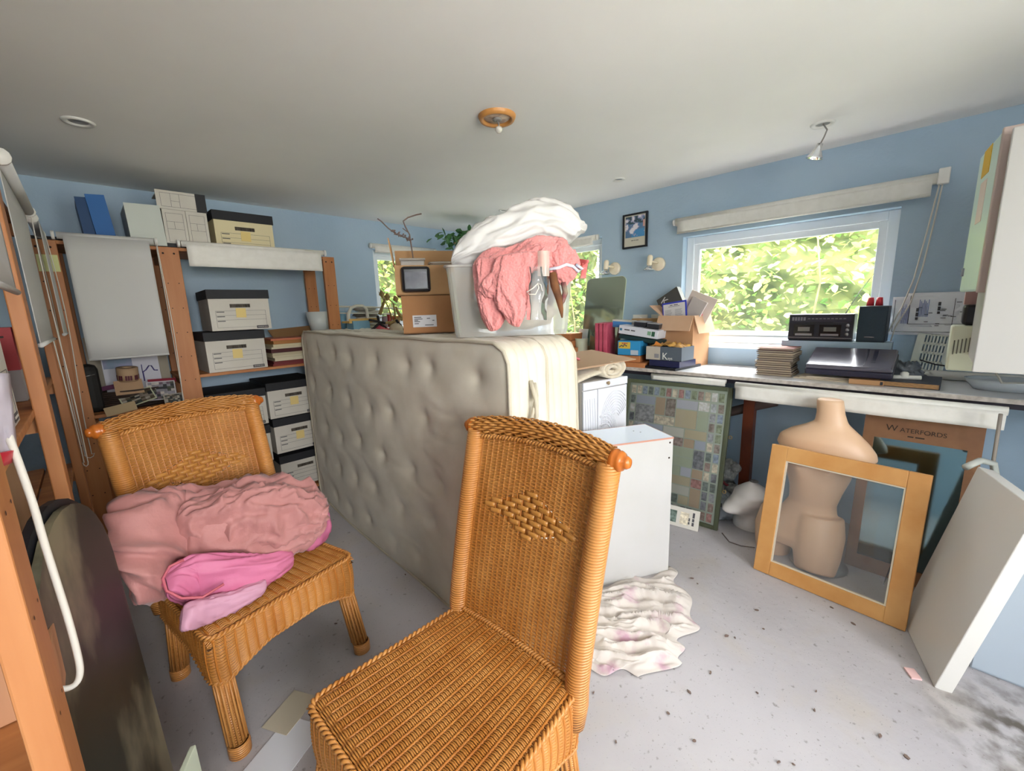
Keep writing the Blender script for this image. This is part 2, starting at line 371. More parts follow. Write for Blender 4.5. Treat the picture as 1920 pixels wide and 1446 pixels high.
def braid(path, r, n):
    """two strands twisted round each other along a path"""
    mb = MB(); path = [Vector(p) for p in path]; L = len(path)
    def at(t):
        f = t*(L-1); i = min(int(f), L-2); return path[i].lerp(path[i+1], f-i)
    for s in (0, 1):
        pts = []
        for k in range(n*6+1):
            t = k/(n*6); p = at(t); d = (at(min(1, t+.01))-at(max(0, t-.01))).normalized(); a = d.cross(Vector((.02, .03, 1))).normalized(); b = a.cross(d)
            w = 2*PI*t*n/1.0+PI*s; pts.append(p+a*math.cos(w)*r+b*math.sin(w)*r)
        mb.tube(pts, r*.95, 6)
    return mb
def wicker_chair(label, loc, rz, group):
    t = T('wicker_chair', label, 'chair', loc, (0, 0, rz), group)
    # seat: strands run across, ridges run front to back
    def PS(u, v):
        w = WB+(WF-WB)*v; x = (2*u-1)*w; e = np.clip((np.abs(2*u-1)-.9)/.1, 0, 1); g = np.clip((v-.93)/.07, 0, 1)
        return arr(x, SD*v, SH-.012*e**2-.015*g**2-.006*np.sin(PI*u)*np.sin(PI*v))
    st = O('seat', mesh_np('seat', *weave(PS, 17, 92, .0032, .0022, .0024, ridge=.75)), cane_m, t)
    O('seat_stake', stakes(lambda u, v: PS(u, v)-np.array([0, 0, .002]), 17, .004), cane_d, st)
    O('seat_base', MB().grid(lambda a, b: tuple(PS(np.array([a]), np.array([b]))[0]-np.array([0, 0, .010])), 8, 8), mat('seat_underlay', '#4a2c12', .8), st)
    # apron: ridges are vertical, wrapped round three sides and the back
    r = .035
    def outline(s):
        """closed outline from the back left corner round the front, by length"""
        pts = [(-WB, 0), (-WF+.002, SD-r)]+[(-WF+r-r*math.cos(a), SD-r+r*math.sin(a)) for a in (.4, .8, 1.2, PI/2)]
        pts += [(-x, y) for x, y in pts[::-1]]; return pts
    OP = np.array([(-.19, -.004), (-WB+.01, -.002)]+outline(0)+[(WB-.01, -.002), (.19, -.004)]); OP = np.vstack([OP, OP[:1]]); seg = np.linalg.norm(np.diff(OP, axis=0), axis=1); cum = np.concatenate([[0], np.cumsum(seg)]); LT = cum[-1]
    leg_s = [cum[2], cum[5], cum[9], cum[12]]
    def PA(u, v):
        s = np.clip(u, 0, 1)*LT; x = np.interp(s, cum, OP[:, 0]); y = np.interp(s, cum, OP[:, 1])
        d = np.min([np.minimum(np.abs(s-q), LT-np.abs(s-q)) for q in leg_s], axis=0)
        depth = .15-.045*np.clip((d-.025)/.12, 0, 1)**.8
        flare = 1+.02*np.sin(PI*v); return arr(x*flare, SD/2+(y-SD/2)*flare, SH-.012-depth*v)
    O('apron', mesh_np('apron', *weave(PA, 64, 30, .0028, .0020, .0024, ridge=.8, spp=4)), cane_m, t)
    O('apron_stake', stakes(lambda u, v: PA(u, v), 64, .0035, 5), cane_d, t)
    mbb = MB(); pth = [tuple(PA(np.array([q]), np.array([0.]))[0]+np.array([0, 0, .006])) for q in np.linspace(0.0, 1, 90)]
    O('seat_braid', braid(pth, .0048, 60), cane_m, t)
    pth = [tuple(PA(np.array([q]), np.array([1.]))[0]) for q in np.linspace(0.0, 1, 120)]
    O('apron_braid', braid(pth, .0042, 60), cane_m, t)
    # legs: fluted cane round a core with a collar at the foot
    for sx, sy in ((-1, 1), (1, 1), (-1, 0), (1, 0)):
        x = sx*((WF if sy else WB)-.032); y = SD-.034 if sy else .02; dy = 0 if sy else -.035
        mb = MB(); mb.tube([(0, 0, .30), (sx*.004, dy*.5+sy*.02, .15), (sx*.008, dy+sy*.062, .0)], [.027, .026, .025], 14)
        lg = O('leg', mb, post_m, t, (x, y, 0)); fl = MB()
        for k in range(14):
            a = 2*PI*k/14; c, s2 = .0265*math.cos(a), .0265*math.sin(a); fl.tube([(c, s2, .27), (c+sx*.007, s2+dy*.85+sy*.052, .045)], .0042, 5)
        O('flute', fl, cane_m, lg); O('foot_band', MB().lathe([(.027, .0), (.031, .004), (.031, .04), (.027, .046)], 16, Matrix.Translation((sx*.008, dy+sy*.062, 0))), post_m, lg)
    # back posts
    def lean(z): return -.015-.13*max(0, (z-SH)/.56)**1.15
    PW = .222
    for sx in (-1, 1):
        pts = [(sx*(PW-.004), .02+lean(.30), .30)]+[(sx*(PW+.012*((z-SH)/.55 if z > SH else 0)), .012+lean(z), z) for z in (.36, .42, .5, .58, .66, .74, .82, .9, .945)]
        O('back_post', MB().tube(pts, [.028, .030, .030]+[.030]*7, 16), post_m, t)
    ZT = .955
    def bar(q):   # q -1..1
        return Vector((q*.245, .012+lean(ZT)-.030*(1-q*q), ZT+.016*(1-q*q)))
    def PB(u, v):
        q = 2*u-1; c = np.array([tuple(bar(a)) for a in np.atleast_1d(q)]); a = 2*PI*v; rr = .030-.004*np.abs(q)**3+.0012*np.cos(2*PI*u*17)
        return c+np.stack([0*a, np.cos(a)*rr, -np.sin(a)*rr], -1)
    tb = O('top_rail', mesh_np('top_rail', *weave(PB, 24, 24, .0034, .0022, .0042)), cane_m, t)
    O('rail_core', MB().tube([bar(q/8) for q in range(-8, 9)], .0255, 12), cane_d, tb)
    for sx in (-1, 1):
        M = Matrix.Translation(bar(sx)) @ Matrix.Rotation(sx*PI/2, 4, 'Y')
        O('finial', MB().lathe([(.024, -.006), (.0275, 0), (.0275, .008), (.024, .012), (.026, .017), (.022, .025), (.015, .030), (.016, .034), (.012, .041), (0.0001, .043)], 20, M), turn_m, t)
    O('rail_braid', braid([bar(q/10)+Vector((0, .021, -.027)) for q in range(-10, 11)], .0045, 22), cane_m, t)
    # woven back
    def PK(u, v):
        z = (SH+.005)+(ZT-.022-SH)*v; q = 2*u-1; w = (PW-.022)+.012*v
        ln = -.015-.13*np.clip((z-SH)/.56, 0, 2)**1.15
        return arr(q*w, .012+ln-.026*(1-q*q)*(.35+.65*v), z+.014*(1-q*q)*v)
    def diamond(u, v): return np.abs(u-.5)/.38+np.abs(v-.62)/.12 < 1
    bk = O('back_panel', mesh_np('back_panel', *weave(PK, 22, 118, .0022, .0019, .0033, ridge=.35, keep=lambda u, v: ~diamond(u, v))), cane_m, t)
    O('back_stake', stakes(lambda u, v: PK(u, v), 22, .0030), cane_d, bk)
    O('back_edge', braid([tuple(PK(np.array([q]), np.array([0.0]))[0]+np.array([0, .006, .003])) for q in np.linspace(0, 1, 24)], .0045, 22), cane_m, bk)
    # diamond of flat strips, woven like bricks
    rows = 9
    for j in range(rows):
        v = .62+(j-(rows-1)/2)*.0265; hw = .38*(1-abs(v-.62)/.125)
        if hw <= .02: continue
        k = -8
        while k < 8:
            uc = .5+(k+.5*(j % 2))*.118
            if abs(uc-.5) < hw+.01:
                p = PK(np.array([uc-.053, uc, uc+.053]), np.array([v]*3)); up = PK(np.array([uc]), np.array([v+.01]))[0]-p[1]; up /= np.linalg.norm(up)
                N = np.cross(p[2]-p[0], up); N /= np.linalg.norm(N); N = -N if N[1] < 0 else N
                mb = MB(); hv = .0066
                mb.grid(lambda a, b: tuple(p[1]*(1-abs(2*a-1))+(p[0] if a < .5 else p[2])*abs(2*a-1)+N*(.0045*math.cos((2*a-1)*1.35)) + up*hv*(2*b-1)), 4, 1)
                O('cane_strip', mb, strip_m, t, solid=.0014)
            k += 1
    O('diamond_backing', MB().grid(lambda a, b: tuple(PK(np.array([.13+.74*a]), np.array([.62+.12*(2*b-1)*(1-abs(2*a-1))]))[0]+np.array([0, -.001, 0])), 12, 4), cane_d, bk)
    return t
# front chair faces -x; left chair faces the camera
wicker_chair('honey wicker dining chair in the centre foreground, its woven seat empty', (.700, .742, 0), math.radians(92.0), 'wicker dining chairs')
wicker_chair('honey wicker dining chair by the left shelves, holding the bundled pink duvet', (.252, 1.890, 0), math.radians(180+12.5), 'wicker dining chairs')

# ================================================================== mattresses
tick_m = mat('cream_damask_ticking', '#d0c7b4', .75, '#d9d1c0', 7, bump=.0015, bscale=22, sheen=.2)
piping_m = mat('cream_piping', '#bcb3a0', .7)
def mattress(label, A, Bp, H, TH, seed, handle_z=None, bend=0):
    A = Vector((A[0], A[1], 0)); Bp = Vector((Bp[0], Bp[1], 0)); L = (Bp-A).length; ang = math.atan2(Bp.y-A.y, Bp.x-A.x)
    t = T('mattress', label, 'mattress', A, (0, 0, ang), 'mattresses stood on their long edges')
    # local: x along, z up, front face looks to -y' or +y'; the side of the room is local -y (right of A->B)
    R = .075; rnd = random.Random(seed)
    tufts = []
    nx, nz = 8, 5
    for i in range(nx):
        for j in range(nz):
            if (i+j) % 2 == 0 or True:
                tufts.append(((i+.5+(.25 if j % 2 else -.25))*L/nx+rnd.uniform(-.045, .045), (j+.5)*H/nz+rnd.uniform(-.02, .02)))
    tufts = np.array(tufts)
    def square(a, b):
        x, z = a*L, b*H; hx = L/2; hz = H/2; X = x-hx; Z = z-hz; cx = hx-R; cz = hz-R
        p, q = max(0, abs(X)-cx)/R, max(0, abs(Z)-cz)/R
        if p > 0 and q > 0:
            m = max(p, q)/math.hypot(p, q); p *= m; q *= m; X = math.copysign(cx+p*R, X); Z = math.copysign(cz+q*R, Z)
        return X+hx, Z+hz
    def sag(x, z): return bend*math.sin(PI*z/H)*1.0+.012*math.sin(3.1*x/L*2+seed)
    def face(sgn):
        def fn(a, b):
            x, z = square(a, b); e = min(x, L-x, z, H-z); bulge = .016*(1-math.exp(-e/.06))
            d = np.hypot(tufts[:, 0]-x, tufts[:, 1]-z); dim = float(np.sum(.036*np.exp(-(d/.045)**1.1)))+.004*max(0, 1-abs(hnoise(x*2.3, z*5.5, seed+9, 2))*4)
            # creases joining neighbouring tufts
            y = bulge-min(dim, .05)*(1-math.exp(-e/.05))+.007*hnoise(x*3, z*3, seed, 2)
            return (x, (0 if sgn < 0 else TH)+sgn*y+sag(x, z), z+.010*hnoise(x*2.2, 0, seed+3)*z/H)
        return fn
    mb = MB(); mb.grid(face(-1), 150, 84); mb.grid(face(1), 40, 24, flip=True)
    # border band with three quilted ridges
    loop = [(i/60, 0) for i in range(60)]+[(1, i/40) for i in range(40)]+[(1-i/60, 1) for i in range(60)]+[(0, 1-i/40) for i in range(41)]
    def side(a, b):
        i = min(int(round(a*200)), 200); x, z = square(*loop[i]); cx, cz = x-L/2, z-H/2
        nx_, nz_ = (cx/(L/2))**9, (cz/(H/2))**9; l = math.hypot(nx_, nz_) or 1; off = .010*abs(math.sin(PI*b*4))**.5+.004*hnoise(x*9, z*9+b*3, seed)
        return (x+nx_/l*off, TH*b+sag(x, z), z+nz_/l*off+.010*hnoise(x*2.2, 0, seed+3)*z/H)
    mb.grid(side, 200, 24)
    O('cover', mb, tick_m, t)
    for y in (-.004, TH+.004):
        pts = []
        for i in range(0, 200, 2):
            x, z = square(*loop[i]); pts.append((x, y+sag(x, z), z+.010*hnoise(x*2.2, 0, seed+3)*z/H+(.004 if z > H-.01 else 0)))
        O('piping', MB().tube(pts, .0065, 6, closed=True), piping_m, t)
    if handle_z:
        mb = MB(); mb.tube([(L+.012, TH*.55, handle_z-.09), (L+.035, TH*.5, handle_z-.04), (L+.038, TH*.48, handle_z+.02), (L+.012, TH*.5, handle_z+.08)], .008, 6)
        mb.tube([(L+.012, TH*.35, handle_z-.09), (L+.030, TH*.42, handle_z-.03), (L+.030, TH*.55, handle_z+.03), (L+.012, TH*.6, handle_z+.07)], .006, 6)
        O('handle', mb, piping_m, t)
    return t
mattress('cream tufted mattress standing on its long edge, nearer of the two', (1.045, 3.09), (.93, .94), 1.203, .17, 3, 1.0)
mattress('cream mattress on edge behind the tufted one, its end bowed outward', (1.245, 3.09), (1.15, .97), 1.198, .17, 5, None, .02)
# ================================================================== shelving along the far wall
pine_m = mat('pine_post', '#ab6b3c', .55, '#b97c4b', 5, (6, 6, .5), lo=.3, hi=.7); pine_d = mat('pine_board', '#a86a3c', .6, '#bd7f4b', 5, (.6, 6, 6))
hole_m = mat('dark_hole', '#2b1a10', .8); black_m = mat('black_card', '#14141b', .6); ink_m = mat('printed_ink', '#4c4a4e', .7)
blind_m = mat('cream_blind_fabric', '#e8e5de', .7, '#e2dfd7', 30); blindw_m = mat('grey_white_blind_fabric', '#c4c3c1', .8)
cord_m = mat('white_blind_cord', '#d8d2c8', .7); plast_m = mat('white_plastic', '#e6e4de', .4); note_m = mat('yellow_note_paper', '#e2c984', .8)
carton_m = mat('white_carton_board', '#cfcac0', .75, '#c6c0b5', 6); lid_m = mat('navy_carton_lid', '#0d0e14', .65, '#12131b', 10)
def post(parent, x, y, w, d, z, face='y', knots=True):
    p = O('post', B(x, y, 0, x+w, y+d, z), pine_m, parent, bevel=.003)
    mb = MB(); k = 0; zz = z-.035
    while zz > .1:
        for f in (.25, .75):
            M = Matrix.Translation((x+w*f, y-.0008, zz)) @ Matrix.Rotation(PI/2, 4, 'X') if face == 'y' else Matrix.Translation((x+w+.0008, y+d*f, zz)) @ Matrix.Rotation(PI/2, 4, 'Y')
            mb.lathe([(.0001, 0), (.0055 if k == 0 else .003, 0)], 10, M)
        k += 1; zz -= .165 if k == 1 else .14
    O('screw_hole', mb, hole_m, p)
    return p
PX_ = [(-.135, -.04), (.342, .440), (1.250, 1.332)]
t = T('shelving_unit', 'pine shelving unit against the far wall, open on the right and boxed on the left', 'shelving', (0, 0, 0))
for a, b in PX_:
    post(t, a, 3.10, b-a, .03, 1.722); post(t, a+.01, 3.50, b-a, .03, 1.722)
for (x0, x1, zz) in ((-.13, 1.33, 1.722), (.345, 1.33, .985), (-.13, .43, .83), (-.13, 1.33, .08)):
    n = 5
    for i in range(n): O('shelf_slat', B(x0, 3.103+i*.086, zz-.018, x1, 3.103+i*.086+.078, zz), pine_d, t, bevel=.002)
for (a, b) in PX_:
    for zz in (1.70, .965, .81, .06): O('bearer', B(a+.02, 3.13, zz-.045, b-.02, 3.50, zz-.002), pine_d, t)
# shelving along the left wall (its face is at x = -.10)
u = T('shelving_unit', 'pine shelving unit at the left edge, hung with white roller blinds', 'shelving', (0, 0, 0))
for y0 in (.725, 1.63, 2.50):
    post(u, -.13, y0, .03, .095, 1.722, 'x'); post(u, -.56, y0, .03, .095, 1.722, 'x')
for zz in (1.722, 1.10, .72, .12):
    for i in range(5): O('shelf_slat', B(-.128-.086*(i+1)+.006, .73, zz-.018, -.128-.086*i, 2.59, zz), pine_d, u, bevel=.002)
for y0 in (.725, 1.63, 2.50):
    for zz in (1.70, 1.08, .70, .10): O('bearer', B(-.53, y0+.02, zz-.045, -.13, y0+.07, zz-.002), pine_d, u)

def roller_blind(label, p0, p1, drop, cordz=None, group=None, face=Vector((0, -1, 0)), m=None, r=.017, cord_end=1, hem=True):
    """tube along p0-p1, cloth hanging from it, bottom bar, brackets and a cord loop"""
    p0, p1 = Vector(p0), Vector(p1); t = T('roller_blind', label, 'blind', p0, group=group); d = p1-p0; L = d.length; dn = d.normalized(); m = m or blind_m
    O('roller_tube', MB().tube([(0, 0, 0), d], r, 16), m, t)
    f = face*r
    mb = MB(); c = dn*.02
    def q(a, b):
        w = .004*math.sin(a*9)*b; p = c+(d-2*c)*a+f+face*w+Vector((0, 0, -drop*b)); return tuple(p)
    mb.grid(q, 24, 6); O('blind_cloth', mb, m, t, solid=.0016)
    if hem: O('bottom_bar', MB().tube([c+f+Vector((0, 0, -drop)), d-c+f+Vector((0, 0, -drop))], .0065, 8), m, t)
    for e, s in ((Vector((0, 0, 0)), -1), (d, 1)):
        a = e+dn*s*.006; O('bracket', MB().tube([a, a+dn*s*.012], .021, 12), plast_m, t)
    if cordz:
        e = (d if cord_end else Vector((0, 0, 0)))+dn*(.012 if cord_end else -.012); pts = []
        for i in range(13): b = i/12; pts.append(e+face*(.018+.01*math.sin(b*5))+dn*.012*b*math.sin(b*4)+Vector((0, 0, -cordz*b)))
        for i in range(5): a = PI*i/4; pts.append(e+face*(.0)+face*(.018+.018*math.cos(a)-.018)+Vector((0, 0, -cordz-.02*math.sin(a))))
        for i in range(12, -1, -1): b = i/12; pts.append(e-face*(.014-.006*math.sin(b*6))+Vector((0, 0, -cordz*b)))
        O('pull_cord', MB().tube(pts, .0022, 5), cord_m, t)
    return t
roller_blind('wide cream roller blind pulled halfway down over the left bay of the far shelves', (-.034, 3.075, 1.742), (.330, 3.075, 1.742), .615, .95, 'roller blinds on the shelving', m=blindw_m)
roller_blind('cream roller blind rolled almost up, below the archive boxes on the far shelves', (.452, 3.075, 1.742), (1.245, 3.075, 1.742), .125, None, 'roller blinds on the shelving', hem=False)
roller_blind('white roller blind nearest the camera at the left edge, drawn a third down', (-.088, .84, 1.74), (-.088, 1.47, 1.74), .35, None, 'roller blinds on the shelving', face=Vector((-.45, 0, 0)), m=blindw_m, cord_end=1)
roller_blind('white roller blind at the left edge, drawn down over boxes in the middle bay', (-.088, 1.73, 1.74), (-.088, 2.46, 1.74), .48, 1.0, 'roller blinds on the shelving', face=Vector((-.45, 0, 0)), m=blindw_m, cord_end=1)
roller_blind('narrow white roller blind in the corner bay beside the yellow paper', (-.088, 2.62, 1.74), (-.088, 3.04, 1.74), .47, 1.1, 'roller blinds on the shelving', face=Vector((1, 0, 0)), m=blindw_m)
tag(O('paper_note', B(-.118, 3.094, 1.57, -.045, 3.097, 1.65), mat('pale_green_note', '#d5d79a', .8)), 'pale yellow green paper pinned to the corner shelf post', 'note')
# nearest thick cord loop at the left edge
pts = [atY(a, b, .92) for a, b in ((-40, 660), (0, 775), (30, 855), (60, 940), (82, 1015), (104, 1085), (126, 1155), (144, 1222), (150, 1258), (144, 1280), (126, 1291), (98, 1292))]
tag(O('pull_cord', MB().tube(smooth(pts), .0046, 8), cord_m), 'thick white looped cord hanging beside the nearest pine post', 'cord')

# archive boxes
def archive_box(label, x, y, z, rz=0, w=.325, d=.38, h=.205, lid=.055, open_slot=False, group='white archive boxes with dark lids', m=None, note=True, lines=True):
    t = T('archive_box', label, 'box', (x, y, z), (0, 0, rz), group)     # origin: bottom centre of the front
    m = m or carton_m; hw = w/2
    mb = MB(); sl, sh, sz = .055, .011, h-.055
    # front panel with a real hand slot
    fw = [(-hw, -sl, 0, h), (sl, hw, 0, h), (-sl, sl, 0, sz-sh), (-sl, sl, sz+sh, h)]
    for a, b, c, e in fw: mb.box(a, 0, c, b, .004, e)
    mb.box(-hw, 0.004, 0, -hw+.004, d, h); mb.box(hw-.004, .004, 0, hw, d, h); mb.box(-hw, d-.004, 0, hw, d, h); mb.box(-hw+.004, .004, 0, hw-.004, d-.004, .004)
    bd = O('box_body', mb, m, t)
    O('box_contents', B(-hw+.02, .03, .006, hw-.02, d-.02, h-.02), mat('dark_paper_files', '#3a332c', .8, '#6b6256', 30, (8, .5, .5)), t)
    mb = MB(); g = .006
    mb.box(-hw-g, -g, h-.012, hw+g, -g+.004, h+lid-.012); mb.box(-hw-g, d+g-.004, h-.012, hw+g, d+g, h+lid-.012); mb.box(-hw-g, -g, h-.012, -hw-g+.004, d+g, h+lid-.012); mb.box(hw+g-.004, -g, h-.012, hw+g, d+g, h+lid-.012)
    mb.box(-hw-g, -g, h+lid-.016, hw+g, d+g, h+lid-.012); O('box_lid', mb, lid_m, t, bevel=.002)
    if lines:
        mb = MB()
        def ln(x0, z0, x1, z1, w=.0012): mb.box(min(x0, x1)-w/2, -.0008, min(z0, z1)-w/2, max(x0, x1)+w/2, 0, max(z0, z1)+w/2)
        lx, rx, tz, bz = -hw+.03, hw-.025, h-.085, .018
        ln(lx, bz, lx, tz); ln(rx, bz, rx, tz); ln(lx, tz, rx, tz); ln(lx, tz-.028, rx, tz-.028); ln(lx, tz-.056, rx, tz-.056); ln(lx, bz, rx, bz)
        for k in range(3): mb.box(lx+.004, -.001, tz-.009-.028*k, lx+.045, 0, tz-.004-.028*k)
        mb.box(hw-.085, -.001, .006, hw-.018, 0, .024)
        O('printed_label', mb, ink_m, bd)
        text('printed_word', 'BANKERS BOX', .0085, carton_m, bd, (hw-.05, -.0014, .015), FR)
    if note: O('sticky_note', B(-.030, -.0026, h-.128, .024, -.0012, h-.070), note_m, bd, rot=(0, .03, 0))
    return t
archive_box('open-slot white archive box with a note, lower of the pair on the middle shelf', .655, 3.12, .986, .02)
archive_box('white archive box with a torn note, sitting on another on the middle shelf', .700, 3.09, 1.240, -.03)
archive_box('cream archive box with black lid on the top shelf against the ceiling', .800, 3.14, 1.724, .02, m=mat('cream_carton_board', '#ddd0a8', .75), h=.195)
archive_box('white archive box under the middle shelf, topmost beside the mattress', .955, 3.13, .625, .0)
archive_box('white archive box under the middle shelf with a curling yellow note', .965, 3.13, .372, .02)
archive_box('white archive box lowest beside the mattress, in deep shadow', .975, 3.13, .10, -.01, note=False)
archive_box('white archive box, top of the stack partly behind the wicker chair back', .62, 3.15, .60, 0, note=False)
archive_box('white archive box, middle of the stack behind the wicker chair back', .61, 3.12, .345, 0, note=False)
archive_box('white archive box, bottom of the stack behind the wicker chair back', .60, 3.12, .085, 0, note=False)
def magazine_file(label, x, y, z, w, d, h, m, rot=(0, 0, 0), lines=True, base=None, group='magazine files on the top shelf'):
    t = T('magazine_file', label, 'file box', (x, y, z), rot, group)
    mb = MB(); mb.box(0, 0, 0, w, .003, h); mb.box(0, .003, 0, .003, d, h*.95); mb.box(w-.003, .003, 0, w, d, h*.95); mb.box(.003, d-.003, 0, w-.003, d, h*.7); mb.box(.003, .003, 0, w-.003, d-.003, .003)
    O('file_case', mb, m, t)
    if base: O('base_band', B(-.001, -.001, 0, w+.001, .0, base), black_m, t)
    if lines:
        mb = MB(); a, b, c, e = .014, w-.014, base*1.3 if base else .02, h-.02; s = .0012
        for (x0, z0, x1, z1) in ((a, c, a, e), (b, c, b, e), (a, e, b, e), (a, c, b, c), (a, e-.045, b, e-.045), (a, e-.085, b, e-.085), (a+(b-a)*.45, e-.085, a+(b-a)*.45, e-.045)): mb.box(x0-s/2, -.0008, z0-s/2, x1+s/2, 0, z1+s/2)
        O('printed_label', mb, ink_m, t)
    O('files', B(.006, .008, .004, w-.006, d-.006, h*.85), mat('paper_stack', '#8f8a80', .8, '#b8b2a6', 40, (8, .4, .4)), t); return t
magazine_file('white magazine file standing second from the right on the top shelf', .395, 3.11, 1.724, .105, .25, .205, carton_m, base=.022)
magazine_file('white magazine file standing beside the cream archive box', .502, 3.11, 1.724, .100, .25, .205, carton_m, base=.022)
tt = magazine_file('white magazine file laid on its side across two others', .605, 3.12, 1.932, .10, .25, .225, carton_m, (0, -PI/2, 0)); O('dark_end', B(-.001, -.0015, -.005, .101, -.0005, .045), black_m, tt)
magazine_file('plain white document box leaning on the top shelf', .245, 3.11, 1.724, .150, .27, .215, mat('pale_green_white_board', '#c3c8c0', .6), (0, -.03, 0), lines=False)
magazine_file('deep blue magazine file at the dark end of the top shelf', .070, 3.20, 1.724, .045, .25, .235, mat('deep_blue_card', '#12406f', .6), (0, -.05, 0), lines=False)
magazine_file('bright blue magazine file leaning on the top shelf', .118, 3.18, 1.724, .075, .25, .25, mat('bright_blue_card', '#1f62a6', .6), (0, -.08, 0), lines=False)
tag(O('book', B(0, 0, 0, .20, .16, .022), black_m, loc=(-.16, 3.16, 1.724), bevel=.002), 'black folder lying at the dark left end of the top shelf', 'folder')
# folders stacked on the middle shelf
cols = ['#7f2f2a', '#6b2023', '#c9bfa4', '#c9bfa4', '#b8ad90', '#4a1c1e', '#d2c7ae', '#cbbf9c', '#a9743f', '#c06f4e']
z = .986
for i, c in enumerate(cols):
    h = .012+.006*(i % 3); tt = random.uniform(-.12, .12)
    f = O('folder', MB().box(0, 0, 0, .235, .31, .0025).box(.004, .004, .0025, .229, .306, h-.0025).box(0, 0, h-.0025, .235, .31, h), [mat('folder_%s' % c[1:], c, .7)], loc=(.850+random.uniform(-.008, .012), 3.10+random.uniform(-.015, .01), z), rot=(0, 0, tt*.6))
    z += h+.001
    tag(f, ['bottom brown red', 'second maroon', 'third cream', 'fourth cream', 'fifth buff', 'sixth dark maroon', 'seventh cream', 'eighth cream', 'tan', 'topmost coral'][i]+' folder of the stack on the middle shelf', 'folder', 'folders stacked on the middle shelf')
tag(O('cardboard_sheet', MB().box(0, 0, 0, .42, .006, .10), mat('brown_card', '#8f6b45', .8), loc=(.93, 3.30, 1.16), rot=(-.9, -.05, .15)), 'loose brown card lying above the folders at the back of the shelf', 'card')
# things on the left bay of the far shelves
def card(name, label, cat, c, w, h, col, mtl2=None, tilt=-.25, rz=0, ry=0, group=None, th=.003, art=None, seed=1):
    t = T(name, label, cat, c, (tilt, ry, rz), group); O('sheet', B(-w/2, 0, 0, w/2, th, h), mat('card_%s' % col[1:], col, .7), t)
    if art:
        r = random.Random(seed); mb = MB(); n = 7
        for i in range(n):
            for j in range(n):
                mb.mat(r.randrange(len(art))); x0 = -w/2+.006+(w-.012)*i/n; z0 = .006+(h-.012)*j/n; mb.box(x0, -.0008, z0, x0+(w-.012)/n, 0, z0+(h-.012)/n)
        O('picture', mb, [mat('print_%s' % a[1:], a, .5, '#%02x%02x%02x' % tuple(max(0, int(a[k:k+2], 16)-25) for k in (1, 3, 5)), 40) for a in art], t)
    return t
card('board', 'cream board standing at the back of the left bay', 'board', (.155, 3.42, .832), .36, .40, '#b5ab98', tilt=-.05)
p = card('drawing', 'white board with a purple marker line and a blue band', 'picture', (.155, 3.32, .90), .25, .235, '#c3c2cb', tilt=-.1)
mb = MB(); mb.box(-.12, -.001, .15, .005, 0, .235); O('blue_band', mb, mat('smoky_blue_print', '#6d8698', .6, '#8b87a5', 14), p)
mb = MB(); pts = [(.045, -.002, .06), (.045, -.002, .115), (.06, -.002, .125), (.078, -.002, .15), (.088, -.002, .148), (.098, -.002, .12), (.115, -.002, .118)]; mb.tube(pts, .0035, 5); mb.tube([(.06, -.002, .125), (.043, -.002, .11), (.044, -.002, .16)], .0022, 5); O('marker_line', mb, mat('purple_marker', '#463f7c', .6), p)
t = T('tape_roll', 'roll of patterned paper tape on the clutter in the left bay', 'tape', (.125, 3.22, .985), (.12, .05, 0)); O('tape', MB().lathe([(.022, 0), (.047, 0), (.047, .075), (.022, .075), (.022, 0)], 28), mat('tan_paper_tape', '#a98c6c', .7), t)
mb = MB()
for k in range(28):
    a = 2*PI*k/28
    if k % 3 != 2: mb.box(-.0045, -.0478, .008, .0045, -.0468, .035, Matrix.Rotation(a, 4, 'Z'))
O('tape_pattern', mb, mat('maroon_print', '#55232f', .7), t)
art = ['#2d2f36', '#8e8b92', '#4f5248', '#c0b7b0', '#6d5a66']; art2 = ['#39413d', '#80756a', '#a9a295', '#1f2226', '#5a5140']
card('photograph', 'dark framed photograph with a green edge tilted over the basket', 'photograph', (.155, 3.12, .858), .15, .085, '#b5b89a', tilt=-.65, ry=-.28, art=art2, seed=2, group='photographs heaped in the left bay')
card('photograph', 'photograph of grey figures under a red and white banner', 'photograph', (.255, 3.14, .86), .13, .115, '#b9b4b8', tilt=-.45, ry=.05, art=art, seed=5, group='photographs heaped in the left bay')
card('postcard', 'red and white card lying behind the photographs', 'card', (.27, 3.20, .955), .13, .028, '#8b2c3d', tilt=-.8, ry=.05)
card('postcard', 'purple striped card to the left of the tape roll', 'card', (.055, 3.20, .95), .11, .03, '#5e3350', tilt=-.8, ry=-.15)
card('envelope', 'tan envelope lying under the tape roll', 'envelope', (.12, 3.15, .915), .12, .09, '#a9896a', tilt=-.6)
card('envelope', 'pale tan envelope slipping off the shelf behind the chair back', 'envelope', (.07, 3.085, .825), .13, .05, '#b49d78', tilt=-.4, ry=-.15)
card('photograph', 'dim photograph at the lower right of the left bay', 'photograph', (.30, 3.10, .825), .09, .07, '#9d968a', tilt=-.4, art=art2, seed=9)
t = T('basket', 'low dark wicker basket under the heap of photographs', 'basket', (.14, 3.26, .832)); mb = MB()
for k in range(9): mb.tube([(.19*math.cos(a), .10*math.sin(a), .01+k*.011) for a in [2*PI*i/24 for i in range(24)]], .006, 5, closed=True)
O('woven_side', mb, mat('dark_wicker', '#2f2119', .7), t); O('basket_base', MB().lathe([(.0001, 0), (.1, 0)], 20, Matrix.Diagonal((1.85, 1, 1, 1))), mat('dark_wicker', '#2f2119'), t)
t = T('camera_bag', 'black zipped bag standing at the left of the far shelves', 'bag', (-.035, 3.22, .832)); O('bag_body', B(-.045, -.06, 0, .045, .09, .26), mat('black_nylon', '#15130f', .7), t, bevel=.03)
